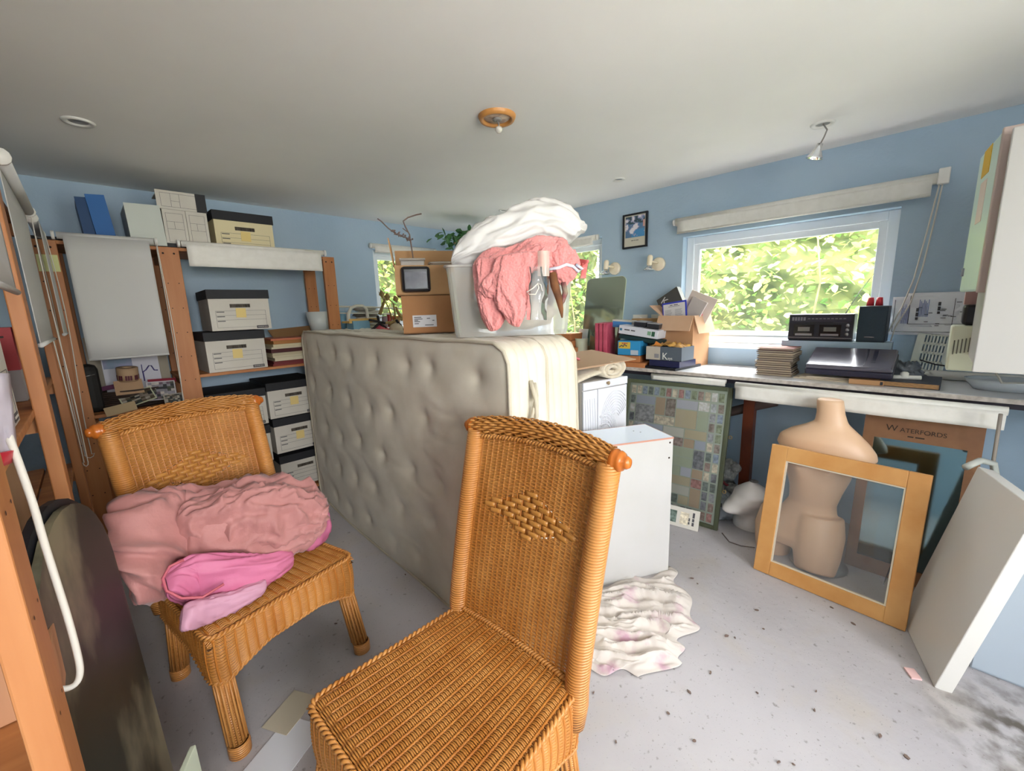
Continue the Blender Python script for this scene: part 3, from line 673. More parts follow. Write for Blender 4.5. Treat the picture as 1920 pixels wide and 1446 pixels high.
O('zip', MB().tube([(-.03, -.063, .20), (.03, -.063, .21)], .002, 5), mat('steel', '#b9b9b9', .3, metal=1), t)
# boxes and files in the left unit
archive_box('white archive box with a black slot at the left edge, in the nearer bay', -.14, 1.36, 1.102, PI/2, w=.24, d=.36, h=.205, lid=.0, note=False, group='boxes in the left shelving')
t = T('box', 'red box with a black square above a pale one in the left shelves', 'box', (-.15, 2.05, 1.102), (0, 0, PI/2)); O('box_body', B(-.22, 0, 0, .14, .3, .09), mat('pale_carton', '#a9a5a6', .7), t); O('red_upper', B(-.22, -.001, .09, .14, .3, .21), mat('red_card', '#b0383c', .6), t); O('black_mark', B(-.03, -.003, .13, .02, -.0008, .165), black_m, t)
t = T('cardboard_box', 'plain brown cardboard box stacked below the white archive box', 'box', (-.155, 1.22, .822), (0, 0, PI/2)); O('box_body', B(-.26, 0, 0, .27, .34, .25), mat('brown_carton_dim', '#a08060', .8, '#947454', 5), t, bevel=.004)
t = T('cardboard_box', 'flat pinkish brown box at the lower left edge', 'box', (-.16, 1.15, .722)); O('box_body', B(-.30, -.22, 0, .045, .36, .098), mat('pinkish_board', '#b98663', .8), t, bevel=.003)
t = T('carrier_bag', 'white and red plastic bag at the far left edge', 'bag', (-.14, .95, .98))
o0 = Vector((-.14, .95, .98)); L_ = [(-30, 700), (0, 735), (18, 790), (22, 850)]
O('bag_body', MB().grid(lambda a, b: tuple(atY(-45+(60+16*b)*a, 700+160*b, .93-.03*math.sin(PI*a)+.02*hnoise(a*3, b*3, 4))-o0), 12, 10), mat('white_bag_plastic', '#b9b0bb', .4), t, solid=.004)
O('bag_stripe', MB().grid(lambda a, b: tuple(atY(-40+66*a-6*b*a, 858+(-14*a)+34*b*(1-.3*a), .92-.03*math.sin(PI*a))-o0), 12, 3), mat('red_bag_print', '#c21f35', .4), t, solid=.003)
t = T('box', 'dark red and grey boxes low down behind the nearest pine post', 'box', (-.15, 1.2, .122), (0, 0, PI/2)); O('box_body', B(-.3, 0, 0, .35, .3, .30), mat('grey_box', '#7b7a74', .8), t, bevel=.003); O('red_band', B(-.3, -.002, .16, .35, .0, .21), mat('dark_red_band', '#7c2a33', .7), t)
# tall mottled board with a rounded top, leaning on the left shelves
M = Matrix.Rotation(PI/2, 4, 'Z') @ Matrix.Rotation(PI/2, 4, 'X')
def arch(w, h, n=14): return [(-w/2, 0), (w/2, 0), (w/2, h-w*.5)]+[(w/2*math.cos(a), h-w*.5+w*.5*math.sin(a)) for a in [PI*i/n for i in range(1, n)]]+[(-w/2, h-w*.5)]
def mott():
    m = mat('mottled_dark_green', '#1f241d', .5, '#7d755e', 7, (1, .6, .35), detail=5, lo=.44, hi=.58); return m
t = T('arched_panel', 'dark mottled green panel with a rounded top leaning by the left shelves', 'panel', (-.058, 1.145, 0), (0, -.03, math.radians(-13)))
O('panel_face', MB().prism(arch(.40, .965), .012, Matrix.Translation((-.012, 0, 0)) @ M), mott(), t); O('panel_rim', MB().prism(arch(.43, .98), .014, Matrix.Translation((-.030, -.0, 0)) @ M), black_m, t)
t = T('pale_board', 'pale green white board on the floor at the bottom left', 'board', (-.03, .99, 0), (0, -.02, -.5)); O('board', B(0, -.09, 0, .012, .12, .36), mat('pale_board', '#b6bda8', .5), t, bevel=.002)
# ================================================================== workbench and the things on it
BZ = .900
lam_m = mat('white_laminate', '#e8e8ea', .22); edge_m = mat('worn_bench_edge', '#c9c0b8', .6, '#a99f96', 40); dkt_m = mat('dark_timber', '#2b2530', .7)
t = T('workbench', 'long white topped workbench under the large window', 'bench', (0, 0, 0))
O('bench_top', B(2.55, -.75, BZ-.020, 2.998, 1.62, BZ), lam_m, t, bevel=.002); O('top_edging', B(2.543, -.75, BZ-.020, 2.55, 1.62, BZ-.001), edge_m, t)
O('lower_top', B(2.60, -.75, BZ-.052, 2.98, 1.62, BZ-.022), dkt_m, t)
O('end_top', B(2.50, 1.63, BZ-.022, 2.998, 3.55, BZ-.002), lam_m, t)
brn_m = mat('brown_varnished_timber', '#7a3b22', .4, '#6b3220', 8)
lg = MB(); lg.box(2.80, .705, 0, 2.86, .765, BZ-.053); O('leg', lg, brn_m, t); O('leg', B(2.75, 3.2, 0, 2.81, 3.26, BZ-.024), brn_m, t); O('leg', B(2.80, -.70, 0, 2.86, -.64, BZ-.053), brn_m, t)
O('brace', MB().tube([(2.90, 1.30, .42), (2.84, .70, .68), (2.84, .60, .72)], .030, 10), mat('grey_brown_pole', '#5b4a44', .6), t)
# rolled blinds hung along the bench front
def rolled(label, y0, y1, x, z, h, rr):
    t = T('rolled_blind', label, 'blind', (x, y0, z)); L = y1-y0
    O('roll', MB().tube([(0, 0, 0), (0, L, 0)], rr, 14), blind_m, t)
    O('blind_cloth', MB().grid(lambda a, b: (-rr+.003*math.sin(a*14)*b, L*(.004+.99*a), -h*b), 20, 4), blind_m, t, solid=.002); return t
rolled('long cream rolled blind hung along the bench front above the mannequin', -.262, .735, 2.515, BZ-.045, .075, .018)
rolled('short cream rolled blind above the framed photo collage', .80, 1.26, 2.565, BZ-.040, .028, .012)
# window blinds
roller_blind('wide cream roller blind rolled up above the large window', (2.955, .037, 1.862), (2.955, 1.305, 1.862), .075, None, 'roller blinds over the windows', face=Vector((-1, 0, 0)), r=.026)
roller_blind('cream roller blind over the side window behind the pillow', (2.955, 1.95, 1.852), (2.955, 2.66, 1.852), .05, None, 'roller blinds over the windows', face=Vector((-1, 0, 0)), r=.022)
roller_blind('cream roller blind above the small window in the far wall', (1.87, 3.555, 1.900), (2.53, 3.555, 1.900), .05, None, 'roller blinds over the windows', r=.022)
t = T('blind_cord', 'long white cord loop hanging at the right of the large window', 'cord', (2.94, .02, 1.86))
O('cord_bracket', B(-.02, -.02, -.03, .02, .02, .04), plast_m, t, bevel=.004)
O('cord', MB().tube([(0, 0, 0), (-.005, .012, -.2), (-.01, .03, -.42), (-.01, .055, -.58), (0, .10, -.70), (.01, .115, -.80)], .003, 6), cord_m, t); O('cord', MB().tube([(0, .01, 0), (.0, .03, -.22), (.0, .055, -.46), (.0, .085, -.60), (.01, .13, -.74)], .003, 6), cord_m, t)

def frame_picture(name, label, cat, loc, rot, w, h, fw, th, fm, inner, inner_m):
    """frame in the local xz plane facing -y, origin at the bottom centre"""
    t = T(name, label, cat, loc, rot); 
    for (a, b, c, d) in ((-w/2, -w/2+fw, 0, h), (w/2-fw, w/2, 0, h), (-w/2+fw, w/2-fw, 0, fw), (-w/2+fw, w/2-fw, h-fw, h)): O('frame_rail', B(a, 0, c, b, th, d), fm, t, bevel=.0025)
    O(inner, B(-w/2+fw-.004, th*.45, fw-.004, w/2-fw+.004, th*.45+.003, h-fw+.004), inner_m, t); return t
RX = -PI/2
t = frame_picture('framed_picture', 'small black framed print of blossom on the blue wall', 'picture', (2.975, 1.630, 1.735), (0, 0, RX), .200, .248, .013, .02, mat('black_gloss_frame', '#10141c', .3), 'mount', mat('cream_mount', '#cfc9b8', .7))
mb = MB(); r = random.Random(3); N = 22
for i in range(N):
    for j in range(N):
        x, z = -.078+.156*i/N, .078+.15*j/N; q = hnoise(i*.16, j*.16, 2); k = 0 if j < N*.32 and i > 6 else 1
        if q > .12: k = 2
        if q > .35: k = 3
        if j > 13 and q < .05: k = 4
        if i > 19 and 9 < j < 17: k = 5
        mb.mat(k); mb.box(x, .0075, z, x+.0071, .0085, z+.0068)
O('print', mb, [mat('print_sky', '#4f8fc0', .5), mat('print_blue', '#5f7fa3', .5), mat('print_lilac', '#a9a6c4', .5), mat('print_petal', '#e5dfe3', .5), mat('print_leaf', '#3f5560', .5), mat('print_peach', '#d9a79a', .5)], t)
bars('caption', (.02, .012, .02), .004, .004, ink_m, t, (0, .0085, .055), FR)
# wall spot lights
ivory_m = mat('ivory_enamel', '#f0e2c8', .35)
def spot(label, y, z):
    t = T('wall_lamp', label, 'lamp', (2.99, y, z), group='spot lamps on the blue wall'); My = Matrix.Rotation(-PI/2, 4, 'Y')
    O('backplate', MB().lathe([(.0001, -.01), (.048, -.01), (.048, .008), (.042, .016), (.0001, .018)], 26, My), ivory_m, t)
    O('arm', MB().tube([(-.015, 0, .01), (-.05, .015, .015), (-.075, .03, .02)], .007, 8), ivory_m, t)
    O('socket', MB().lathe([(.0001, .055), (.013, .052), (.019, .042), (.019, -.01), (.016, -.02)], 18, Matrix.Translation((-.08, .03, .01)) @ Matrix.Rotation(.2, 4, 'Y')), ivory_m, t)
    O('bulb', MB().lathe([(.012, 0), (.020, -.012), (.038, -.030), (.040, -.034), (.0001, -.036)], 20, Matrix.Translation((-.086, .03, -.010)) @ Matrix.Rotation(.2, 4, 'Y')), clear('bulb_glass', '#f2f2f0', .5, .05, .2), t)
spot('ivory wall spot lamp above the green edged mirror', 1.80, 1.600); spot('ivory wall spot lamp between the picture and the large window', 1.44, 1.600)
for y in (1.575, 1.425):
    t = T('wall_socket', 'white wall socket with a round plug, '+('left of the two' if y > 1.5 else 'half hidden by the tall carton'), 'socket', (2.995, y, 1.20), group='wall sockets above the bench'); O('plate', B(-.008, -.06, -.04, .004, .06, .04), plast_m, t, bevel=.003); O('plug', MB().lathe([(.0001, .03), (.022, .03), (.024, .0)], 18, Matrix.Rotation(-PI/2, 4, 'Y')), plast_m, t)
# ceiling lights
def downlight(label, x, y, r=.045):
    t = T('downlight', label, 'lamp', (x, y, ZC), group='recessed ceiling downlights'); O('bezel', MB().lathe([(r*.62, -.001), (r*.7, -.006), (r, -.006), (r*1.05, 0)], 28), plast_m, t); O('lamp_face', MB().lathe([(.0001, -.0025), (r*.62, -.0005)], 24), mat('dim_lamp_glass', '#8f8f8c', .3), t)
downlight('white recessed downlight at the top left of the ceiling', .105, 2.538, .05); downlight('white recessed downlight in the ceiling above the black framed print', 2.57, 1.527, .04); downlight('small recessed downlight above the white pillow', 2.572, 2.60, .04)
t = T('ceiling_rose', 'wooden rimmed ceiling rose with a bare bulb holder', 'lamp', (1.356, 1.391, ZC)); O('wooden_rim', MB().lathe([(.055, -.001), (.06, -.016), (.072, -.018), (.078, -.008), (.080, 0)], 36), mat('orange_wood_rim', '#c98c4c', .4), t); O('plate', MB().lathe([(.0001, -.010), (.05, -.010), (.058, -.004)], 30), mat('stained_plate', '#d8c3ae', .6, '#a98c7c', 40), t)
O('holder', MB().lathe([(.018, -.008), (.020, -.016), (.012, -.018), (.0001, -.016)], 18), mat('grey_metal', '#8d8884', .4), t); O('flex', MB().tube([(0, 0, -.015), (.006, -.004, -.03), (.0, -.008, -.042)], .0035, 6), mat('grey_metal', '#8d8884'), t); O('bulb', MB().lathe([(.0001, -.04), (.014, -.046), (.016, -.056), (.009, -.066), (.0001, -.068)], 16, Matrix.Translation((0, -.008, 0))), mat('small_bulb', '#d5cfc6', .2), t)
t = T('dangling_lamp', 'halogen lamp dangling on its wire from a ceiling hole', 'lamp', (2.56, .449, ZC)); O('ring', MB().lathe([(.028, -.001), (.034, -.007), (.046, -.007), (.050, 0)], 28), plast_m, t); O('hole', MB().lathe([(.0001, -.0015), (.03, -.0015)], 20), mat('dim_lamp_glass', '#8f8f8c'), t)
O('wire', MB().tube([(0, 0, 0), (.004, -.018, -.03), (-.002, -.010, -.06), (.0, .002, -.085)], .0035, 6), mat('grey_metal', '#8d8884'), t); O('lamp_cup', MB().lathe([(.0001, .004), (.012, .004), (.013, -.018), (.034, -.055), (.036, -.060), (.030, -.058), (.0001, -.030)], 24, Matrix.Translation((0, .004, -.088)) @ Matrix.Rotation(.3, 4, 'X')), clear('lamp_glass', '#eceef0', .55, .08, .2), t)

# mirror with round corners on the bench
def rrect(w, h, r, n=6):
    p = []
    for cx, cz, a0 in ((w/2-r, r, -PI/2), (w/2-r, h-r, 0), (-w/2+r, h-r, PI/2), (-w/2+r, r, PI)):
        p += [(cx+r*math.cos(a0+PI/2*i/n), cz+r*math.sin(a0+PI/2*i/n)) for i in range(n+1)]
    return p
MU = Matrix.Rotation(PI/2, 4, 'X')
t = T('mirror', 'round cornered mirror propped beside the side window', 'mirror', (2.83, 1.84, BZ), (-.16, 0, RX)); O('mirror_glass', MB().prism(rrect(.35, .64, .04), .004, MU), mat('silvered_glass', '#b9c6b4', .06, metal=.75), t); O('bevel_edge', MB().prism(rrect(.358, .648, .044), .004, Matrix.Translation((0, .0045, -.004)) @ MU), mat('pale_glass_edge', '#c9d2c0', .2), t)

def item(name, label, cat, x, y, z, rz=0, group=None, rx=0, ry=0):
    if name in ('card_box', 'crayon_box', 'box', 'cartridge_box', 'grey_block', 'black_tray', 'blue_box', 'shoe_box', 'packet') and 1.25 < y < 1.7: y -= .095
    if name == 'card_box' and y > 1.9: y -= .06
    return T(name, label, cat, (x, y, z), (rx, ry, RX+rz), group)    # local -y faces the room (-x)
def bxo(parent, name, w, d, h, m, z=0, x=0, y=0, bevel=.002): return O(name, B(x-w/2, y, z, x+w/2, y+d, z+h), m, parent, bevel=bevel)
def book(label, x, y, z, w, d, h, col, rz=0, cat='book', group=None, pages='#b98d5f', rx=0, ry=0):
    t = item('book', label, cat, x, y, z, rz, group, rx, ry); m = mat('cover_'+col[1:], col, .5); bxo(t, 'cover', w, d, .003, m); bxo(t, 'cover', w, d, .003, m, z=h-.003); bxo(t, 'pages', w-.006, d-.006, h-.006, mat('pages_'+pages[1:], pages, .8, '#8a6a48', 60, (1, 1, 12)), z=.003, y=.003, bevel=0); O('spine', B(w/2-.004, 0, .003, w/2, d, h-.003), m, t); return t
# pink binders standing
pink_m = mat('marbled_pink_paper', '#a8364f', .55, '#c2556b', 14, detail=8)
for k, yy in enumerate((1.795, 1.762, 1.729)):
    t = item('binder', ['left', 'middle', 'right'][k]+' of the three marbled pink binders standing on the bench', 'binder', 2.56, yy-.115, BZ, .25+.02*k, 'marbled pink binders'); bxo(t, 'binder_case', .031, .22, .295, pink_m, bevel=.003)
    O('spine_ridge', B(-.011, -.002, .004, .011, 0, .291), pink_m, t)
# orange card boxes on the left
org_m = mat('orange_brown_card', '#a8683c', .7, '#b67848', 10)
z = BZ
for k, (w, d) in enumerate(((.20, .24), (.19, .23), (.16, .21), (.15, .2))):
    t = item('card_box', ['bottom', 'second', 'third', 'topmost'][k]+' orange brown card box in the stepped pile beside the side window', 'box', 2.62+.01*k, 2.06+.02*k, z, .1, 'orange brown boxes by the side window'); bxo(t, 'box_body', w, d, .05, org_m); z += .052
t = item('board', 'pale blue notched board leaning behind the orange brown boxes', 'board', 2.80, 1.98, BZ, 0, rx=-.2); O('panel', B(-.06, 0, 0, .03, .004, .24), mat('pale_blue_board', '#cfdfe6', .6), t); 
t = item('lamp_shade', 'pale green curved plastic shade lying beside the pink binders', 'shade', 2.68, 1.915, BZ, .3); O('shade', MB().grid(lambda a, b: (.05*math.cos(PI*a)*(.8+.2*b), .05-.05*math.sin(PI*a), .01+.16*b), 14, 5), mat('pale_green_plastic', '#cfd6bd', .4), t, solid=.005)
# stack between binders and carton
def blk(name, label, cat, x, y, z, w, d, h, m, rz=0, rx=0, ry=0, group=None, body='box_body'):
    t = item(name, label, cat, x, y, z, rz, group, rx, ry); bxo(t, body, w, d, h, m); return t
blk('card_box', 'lowest orange brown card box under the blue crayon box', 'box', 2.56, 1.515, BZ, .215, .24, .030, org_m, .1); blk('card_box', 'second orange brown card box under the blue crayon box', 'box', 2.575, 1.535, BZ+.031, .165, .22, .042, org_m, .2)
t = blk('crayon_box', 'bright blue box with a yellow panel on the orange boxes', 'box', 2.60, 1.545, BZ+.075, .165, .12, .098, mat('cyan_card', '#2f8fc6', .5), .05)
O('yellow_panel', B(-.075, -.001, .045, .012, 0, .09), mat('yellow_print', '#d9b845', .6), t); O('white_panel', B(.015, -.001, .004, .07, 0, .036), mat('pale_print', '#b9c4cf', .6), t); O('scribble', MB().tube([(-.068, -.003, .055), (-.05, -.003, .068), (-.04, -.003, .057), (-.03, -.003, .075), (-.012, -.003, .062)], .003, 5), mat('dark_blue_print', '#2a3566', .6), t); bars('lettering', (.012, .016, .008), .003, .008, mat('red_print', '#c2503a', .6), t, (-.03, -.0012, .081), FR)
blk('box', 'black box with grey stripes behind the blue crayon box', 'box', 2.72, 1.55, BZ, .22, .2, .165, mat('black_striped', '#1c2328', .5, '#59636a', 3, (.2, .2, 14)), .05)
t = blk('cartridge_box', 'long white printed cartridge box lying tilted on the pile', 'box', 2.63, 1.50, BZ+.205, .285, .13, .058, mat('white_print_carton', '#d3d4dc', .5), .03, ry=.13)
for a, b, c, d, m_ in ((-.135, .022, -.118, .038, mat('print_teal', '#2f6f93', .5)), (-.10, .028, -.06, .036, ink_m), (-.05, .028, -.02, .036, ink_m), (.07, .018, .095, .044, mat('print_green', '#7ba184', .5)), (.10, .014, .122, .046, mat('print_dkgreen', '#2f5a45', .5))): O('printed_patch', B(a, -.001, b, c, 0, d), m_, t)
blk('box', 'dark teal lid under the long white cartridge box', 'box', 2.65, 1.50, BZ+.168, .30, .15, .028, mat('dark_teal_card', '#1f3a3c', .5), .03, ry=.13)
t = blk('box', 'blue and white box topmost on the pile left of the carton', 'box', 2.72, 1.67, BZ+.255, .15, .1, .055, mat('pale_card', '#c8c5ba', .6), .2, ry=.08); O('blue_front', B(-.07, -.001, .002, .07, 0, .044), mat('blue_print', '#3f7fbc', .6), t)
blk('box', 'brown carton flap lying behind the grey blocks', 'box', 2.86, 1.52, BZ+.20, .30, .08, .115, mat('tan_card', '#b08a5c', .7), 0)
for k, yy in enumerate((1.50, 1.405)): 
    t = blk('grey_block', ['left', 'right'][k]+' grey topped black block on the pile of boxes', 'box', 2.66, yy, BZ+.268-.012*k, .082, .15, .030, mat('black_block', '#22232a', .4), .15, ry=.1); O('grey_top', B(-.04, .002, .030, .04, .148, .034), mat('grey_top', '#9c9ba0', .5), t)
# cardboard carton with books sticking out
kraft_m = mat('kraft_carton', '#b58863', .8, '#bd926c', 4); kraft_l = mat('kraft_carton_pale', '#c79f80', .8, '#d0ab8d', 4)
t = item('cardboard_box', 'tall open cardboard carton crammed with books beside the window', 'box', 2.755, 1.190, BZ, -.12); w, d, h = .235, .215, .335
mb = MB(); mb.box(-w/2, 0, 0, w/2, .004, h); mb.box(-w/2, .004, 0, -w/2+.004, d, h); mb.box(w/2-.004, .004, 0, w/2, d, h); mb.box(-w/2, d-.004, 0, w/2, d, h); mb.box(-w/2+.004, .004, 0, w/2-.004, d-.004, .004); O('box_body', mb, kraft_m, t)
O('flap', B(-w/2-.015, -.004, -.105, w/2, 0, 0), kraft_l, t, (0, 0, h), (-.42, 0, 0)); O('flap', B(0, 0, -.12, .004, d, 0), kraft_l, t, (w/2, 0, h), (0, -.3, 0)); O('flap', B(-.115, 0, 0, 0, d, .004), kraft_l, t, (-w/2, 0, h), (0, .65, 0)); O('flap', B(-w/2, 0, 0, w/2, .004, .1), kraft_l, t, (0, d, h), (-.5, 0, 0))
mb = MB()
for sx in (-.035, .035):
    for (a, b, c, e) in ((-.024, -.024, .024, -.022), (-.024, .022, .024, .024), (-.024, -.022, -.022, .022), (.022, -.022, .024, .022)): mb.box(sx+a, -.001, .115+b, sx+c, 0, .115+e)
for xx in (.030, .040): mb.box(xx-.0015, -.001, .098, xx+.0015, 0, .132)
mb.prism([(-.05, .113), (-.046, .121), (-.035, .126), (-.024, .121), (-.02, .113)], .001, Matrix.Rotation(PI/2, 4, 'X')); mb.box(-.036, -.001, .098, -.034, 0, .114)
O('carton_symbols', mb, mat('brown_print', '#55301d', .8), t)
def stick(name, label, cat, x, y, z, w, th, h, m, ry=0, rx=0, rz=0): 
    t = item(name, label, cat, x, y, z, rz, 'things poking out of the tall carton', rx, ry); O('cover', B(-w/2, 0, 0, w/2, th, h), m, t, bevel=.002); return t
t = stick('picture_sheet', 'printed sheet in a bright blue border in the carton', 'sheet', 2.780, 1.205, BZ+.205, .175, .006, .225, mat('bright_blue_border', '#3440b4', .5), ry=-.12, rx=-.05, rz=-.1); O('paper', B(-.0775, -.001, .010, .0775, 0, .213), mat('off_white_paper', '#d6d2d3', .8), t)
mb = MB(); mb.box(-.04, -.0018, .192, .04, -.001, .196)
for c in (-.045, .028):
    for k in range(11): mb.box(c-.022, -.0018, .09+.008*k, c+.022+.004*(k % 3), -.001, .0925+.008*k)
O('printed_lines', mb, mat('grey_print', '#8d8b90', .7), t); bars('heading', (.02, .03), .008, .005, ink_m, t, (0, -.0015, .203), FR)
t = stick('shoe_carton', 'tilted black shoe carton lettered with a big K in the tall carton', 'box', 2.865, 1.235, BZ+.305, .18, .045, .21, mat('black_grey_card', '#4f4d48', .5), ry=-.52, rx=-.1, rz=-.15); text('lettering', 'K', .075, plast_m, t, (-.035, -.0015, .165), (PI/2, 1.1, 0)); text('lettering', 'ays', .028, plast_m, t, (-.045, -.0015, .115), (PI/2, 1.1, 0))
stick('folder', 'cream folder fanned out to the right in the carton', 'folder', 2.82, 1.155, BZ+.22, .17, .012, .27, mat('cream_folder', '#c8b8ad', .7), ry=.42, rx=0, rz=.2)
stick('book', 'grey book edge leaning between the lid and the fanned folder', 'book', 2.79, 1.165, BZ+.22, .10, .02, .24, mat('grey_book', '#b3a9a5', .6), ry=.45, rx=-.05, rz=0)
stick('folder', 'deep pink folder corner at the right side of the carton', 'folder', 2.83, 1.10, BZ+.25, .07, .01, .11, mat('deep_pink_card', '#d2425f', .6), ry=.1)
# shoe box with K, blue box and black tray under it
blk('black_tray', 'thin black tray at the front of the bench under the blue box', 'tray', 2.56, 1.305, BZ, .235, .3, .016, mat('black_plastic', '#131620', .3), -.15)
t = blk('blue_box', 'navy box under the shoe box with the big white K', 'box', 2.575, 1.28, BZ+.017, .215, .2, .040, mat('navy_gloss', '#1d2048', .3), -.12)
t = item('shoe_box', 'open grey and black shoe box with a big white K', 'box', 2.575, 1.285, BZ+.058, -.08); w, d, h = .245, .16, .088
mb = MB(); mb.box(-w/2, 0, 0, w/2, .003, h); mb.box(-w/2, .003, 0, -w/2+.003, d, h); mb.box(w/2-.003, .003, 0, w/2, d, h); mb.box(-w/2, d-.003, 0, w/2, d, h); mb.box(-w/2, 0, 0, w/2, d, .003); O('box_body', mb, mat('slate_card', '#59616b', .5), t)
O('white_label', B(-w/2, -.001, .002, -.022, 0, h-.002), mat('buff_label', '#c0b6a8', .7), t); O('bar_print', B(-.062, -.002, .014, -.030, -.001, .04), mat('grey_print', '#8d8b90'), t); text('lettering', 'K', .062, plast_m, t, (.012, -.0016, .026), FR, align='CENTER'); text('lettering', 'ays', .026, plast_m, t, (.048, -.0016, .016), FR)
mb = MB()
def crumple(a, b): return (-.11+.22*a, .01+.14*b, h-.01+.035*abs(hnoise(a*5, b*4, 6))+.012*math.sin(a*PI))
O('crumpled_paper', MB().grid(crumple, 22, 12), mat('tan_tissue', '#b98f63', .8, '#d7a13c', 9), t, solid=.002)
t = item('packet', 'orange edged packet corner sticking out of the shoe box', 'packet', 2.60, 1.355, BZ+.125, 0, ry=.5); O('sheet', B(-.02, 0, 0, .025, .003, .05), mat('orange_card', '#e08a3c', .6), t)
# right part of the bench: stacked folders
for k in range(13):
    c = ['#8a7460', '#57473f', '#a58f78', '#3b3140'][k % 4] if k < 12 else '#7d4238'; rr = random.uniform(-.05, .05)
    t = item('folder', ['brown', 'dark', 'tan', 'black'][k % 4]+' edged folder, number '+['one', 'two', 'three', 'four', 'five', 'six', 'seven', 'eight', 'nine', 'ten', 'eleven', 'twelve'][k]+' from the bottom of the stack below the window' if k < 12 else 'red brown folder topmost of the stack in front of the window', 'folder', 2.665+random.uniform(-.008, .008), .595+random.uniform(-.006, .006), BZ+.001+.0118*k, rr, 'folders stacked below the window')
    m = mat('folder_edge_'+c[1:], c, .6); bxo(t, 'cover', .175, .23, .002, m, bevel=0); bxo(t, 'leaves', .165, .22, .0068, mat('folder_leaves', '#b3a58f', .8), z=.002, x=.004, y=.004, bevel=0); bxo(t, 'cover', .175, .23, .002, m, z=.0088, bevel=0)
# scanner
sc_m = mat('dark_grey_plastic', '#2c2a3c', .28); lid2 = mat('silver_grey_plastic', '#5c5a66', .16)
t = item('flatbed_scanner', 'dark flatbed scanner with a glossy lid lying on papers', 'scanner', 2.615, .264, BZ+.030, -.02, rx=.33); bxo(t, 'scanner_base', .345, .235, .034, sc_m, bevel=.008); bxo(t, 'scanner_lid', .34, .23, .022, lid2, z=.035, bevel=.008); O('groove', B(.06, .02, .0575, .064, .21, .059), sc_m, t); O('groove', B(.085, .06, .0575, .1, .2, .0585), sc_m, t)
for k in range(3): 
    t = item('paper', ['bottom', 'middle', 'top'][k]+' sheet of loose paper under the flatbed scanner', 'paper', 2.63+.01*k, .35-.03*k, BZ+.001+.006*k, .1*k-.1, 'papers under the scanner'); bxo(t, 'sheet', .28, .2, .005, mat('aged_paper', '#cdbda6', .8), bevel=0)
t = item('book', 'brown covered book lying under the front of the scanner', 'book', 2.600, .185, BZ+.001, -.02); bxo(t, 'cover', .13, .2, .024, mat('tan_cloth', '#b98c62', .7)); O('label', B(.052, -.001, .004, .062, 0, .020), black_m, t)
t = book('dark photo album with a tan edge at the right of the bench', 2.615, .035, BZ, .205, .26, .026, '#2d2f3c', -.03)
t = item('white_fitting', 'white plastic fitting lying on the dark album', 'fitting', 2.70, .055, BZ+.0265, .3); O('bar', MB().tube([(-.06, 0, .01), (.06, 0, .01)], .010, 10), plast_m, t); O('knob', MB().lathe([(.016, .01), (.016, .03), (.010, .036), (.0001, .038)], 14), plast_m, t)
# stereo
st_m = mat('black_stereo', '#20202a', .3); kn = mat('silver_trim', '#9a98a0', .25, metal=.6)
SZ = 1.088
t = item('stereo', 'black twin cassette stereo with an aerial on the window ledge', 'stereo', 2.86, .428, SZ-.002, -.03); t.scale = (.80, .9, .95); bxo(t, 'case', .37, .13, .155, st_m, bevel=.006)
O('tuner_strip', B(-.175, -.003, .108, .175, 0, .143), mat('tuner_dark', '#33333f', .2), t); 
for k in range(5): O('button', B(-.165+.017*k, -.006, .118, -.153+.017*k, -.003, .138), mat('grey_button', '#6c6b75', .4), t)
for k in range(10): O('key', B(-.07+.022*k, -.006, .126, -.056+.022*k, -.003, .131), kn, t)
for x in (-.09, .06): O('cassette_door', B(x-.06, -.004, .028, x+.06, 0, .094), mat('door_black', '#121219', .15), t); O('door_label', B(x-.05, -.0055, .030, x+.05, -.004, .042), kn, t); O('cassette', B(x-.035, -.0055, .056, x+.035, -.004, .080), mat('cassette_print', '#77746e', .4), t)
O('trim_line', B(-.18, -.003, .016, .18, 0, .020), kn, t); O('aerial', MB().tube([(.125, .06, .155), (.19, .06, .28), (.25, .06, .37)], [.003, .002, .0015], 6), mat('steel', '#b9b9b9'), t)
for k in range(3): O('dial', MB().lathe([(.0001, .006), (.010, .006), (.011, 0)], 14, Matrix.Translation((.155, -.002, .04+.025*k)) @ Matrix.Rotation(PI/2, 4, 'X')), kn, t)
tag(O('box', B(2.85, .12, BZ, 2.985, .60, SZ-.003), mat('window_ledge_box', '#a3b6c6', .6)), 'low grey ledge behind the scanner carrying the stereo', 'ledge')
t = item('loudspeaker', 'black loudspeaker right of the stereo with red cups on top', 'speaker', 2.855, .208, SZ-.002, -.05); t.scale = (.80, .95, 1.0); bxo(t, 'cabinet', .145, .12, .185, mat('speaker_blue_black', '#28323e', .5), bevel=.004); O('grille', B(-.066, -.004, .01, .066, 0, .175), mat('speaker_cloth', '#33404c', .8, '#2c3843', 300), t); O('badge', B(-.03, -.006, .024, .02, -.004, .029), kn, t)
for k, yy in enumerate((.226, .191)): tag(O('cup', MB().lathe([(.0001, 0), (.0165, 0), (.012, .042), (.0001, .043)], 18), mat('red_plastic', '#d2333f', .35), loc=(2.89, yy, SZ+.184)), ['left', 'right'][k]+' small red upturned cup on the loudspeaker', 'cup', 'red cups on the loudspeaker')
t = item('plastic_bag', 'grey crumpled plastic bag behind the scanner', 'bag', 2.87, .06, BZ); O('bag_body', MB().grid(lambda a, b: (.085*math.cos(PI*a)*(1-.5*b)*(1+.3*hnoise(a*6, b*5, 3)), .03-.05*math.sin(PI*a)+.02*hnoise(a*5, b*6, 8), .10*b+.02*hnoise(a*5, 0, 2)), 26, 12), mat('grey_bag', '#6d737c', .25), t, solid=.002)
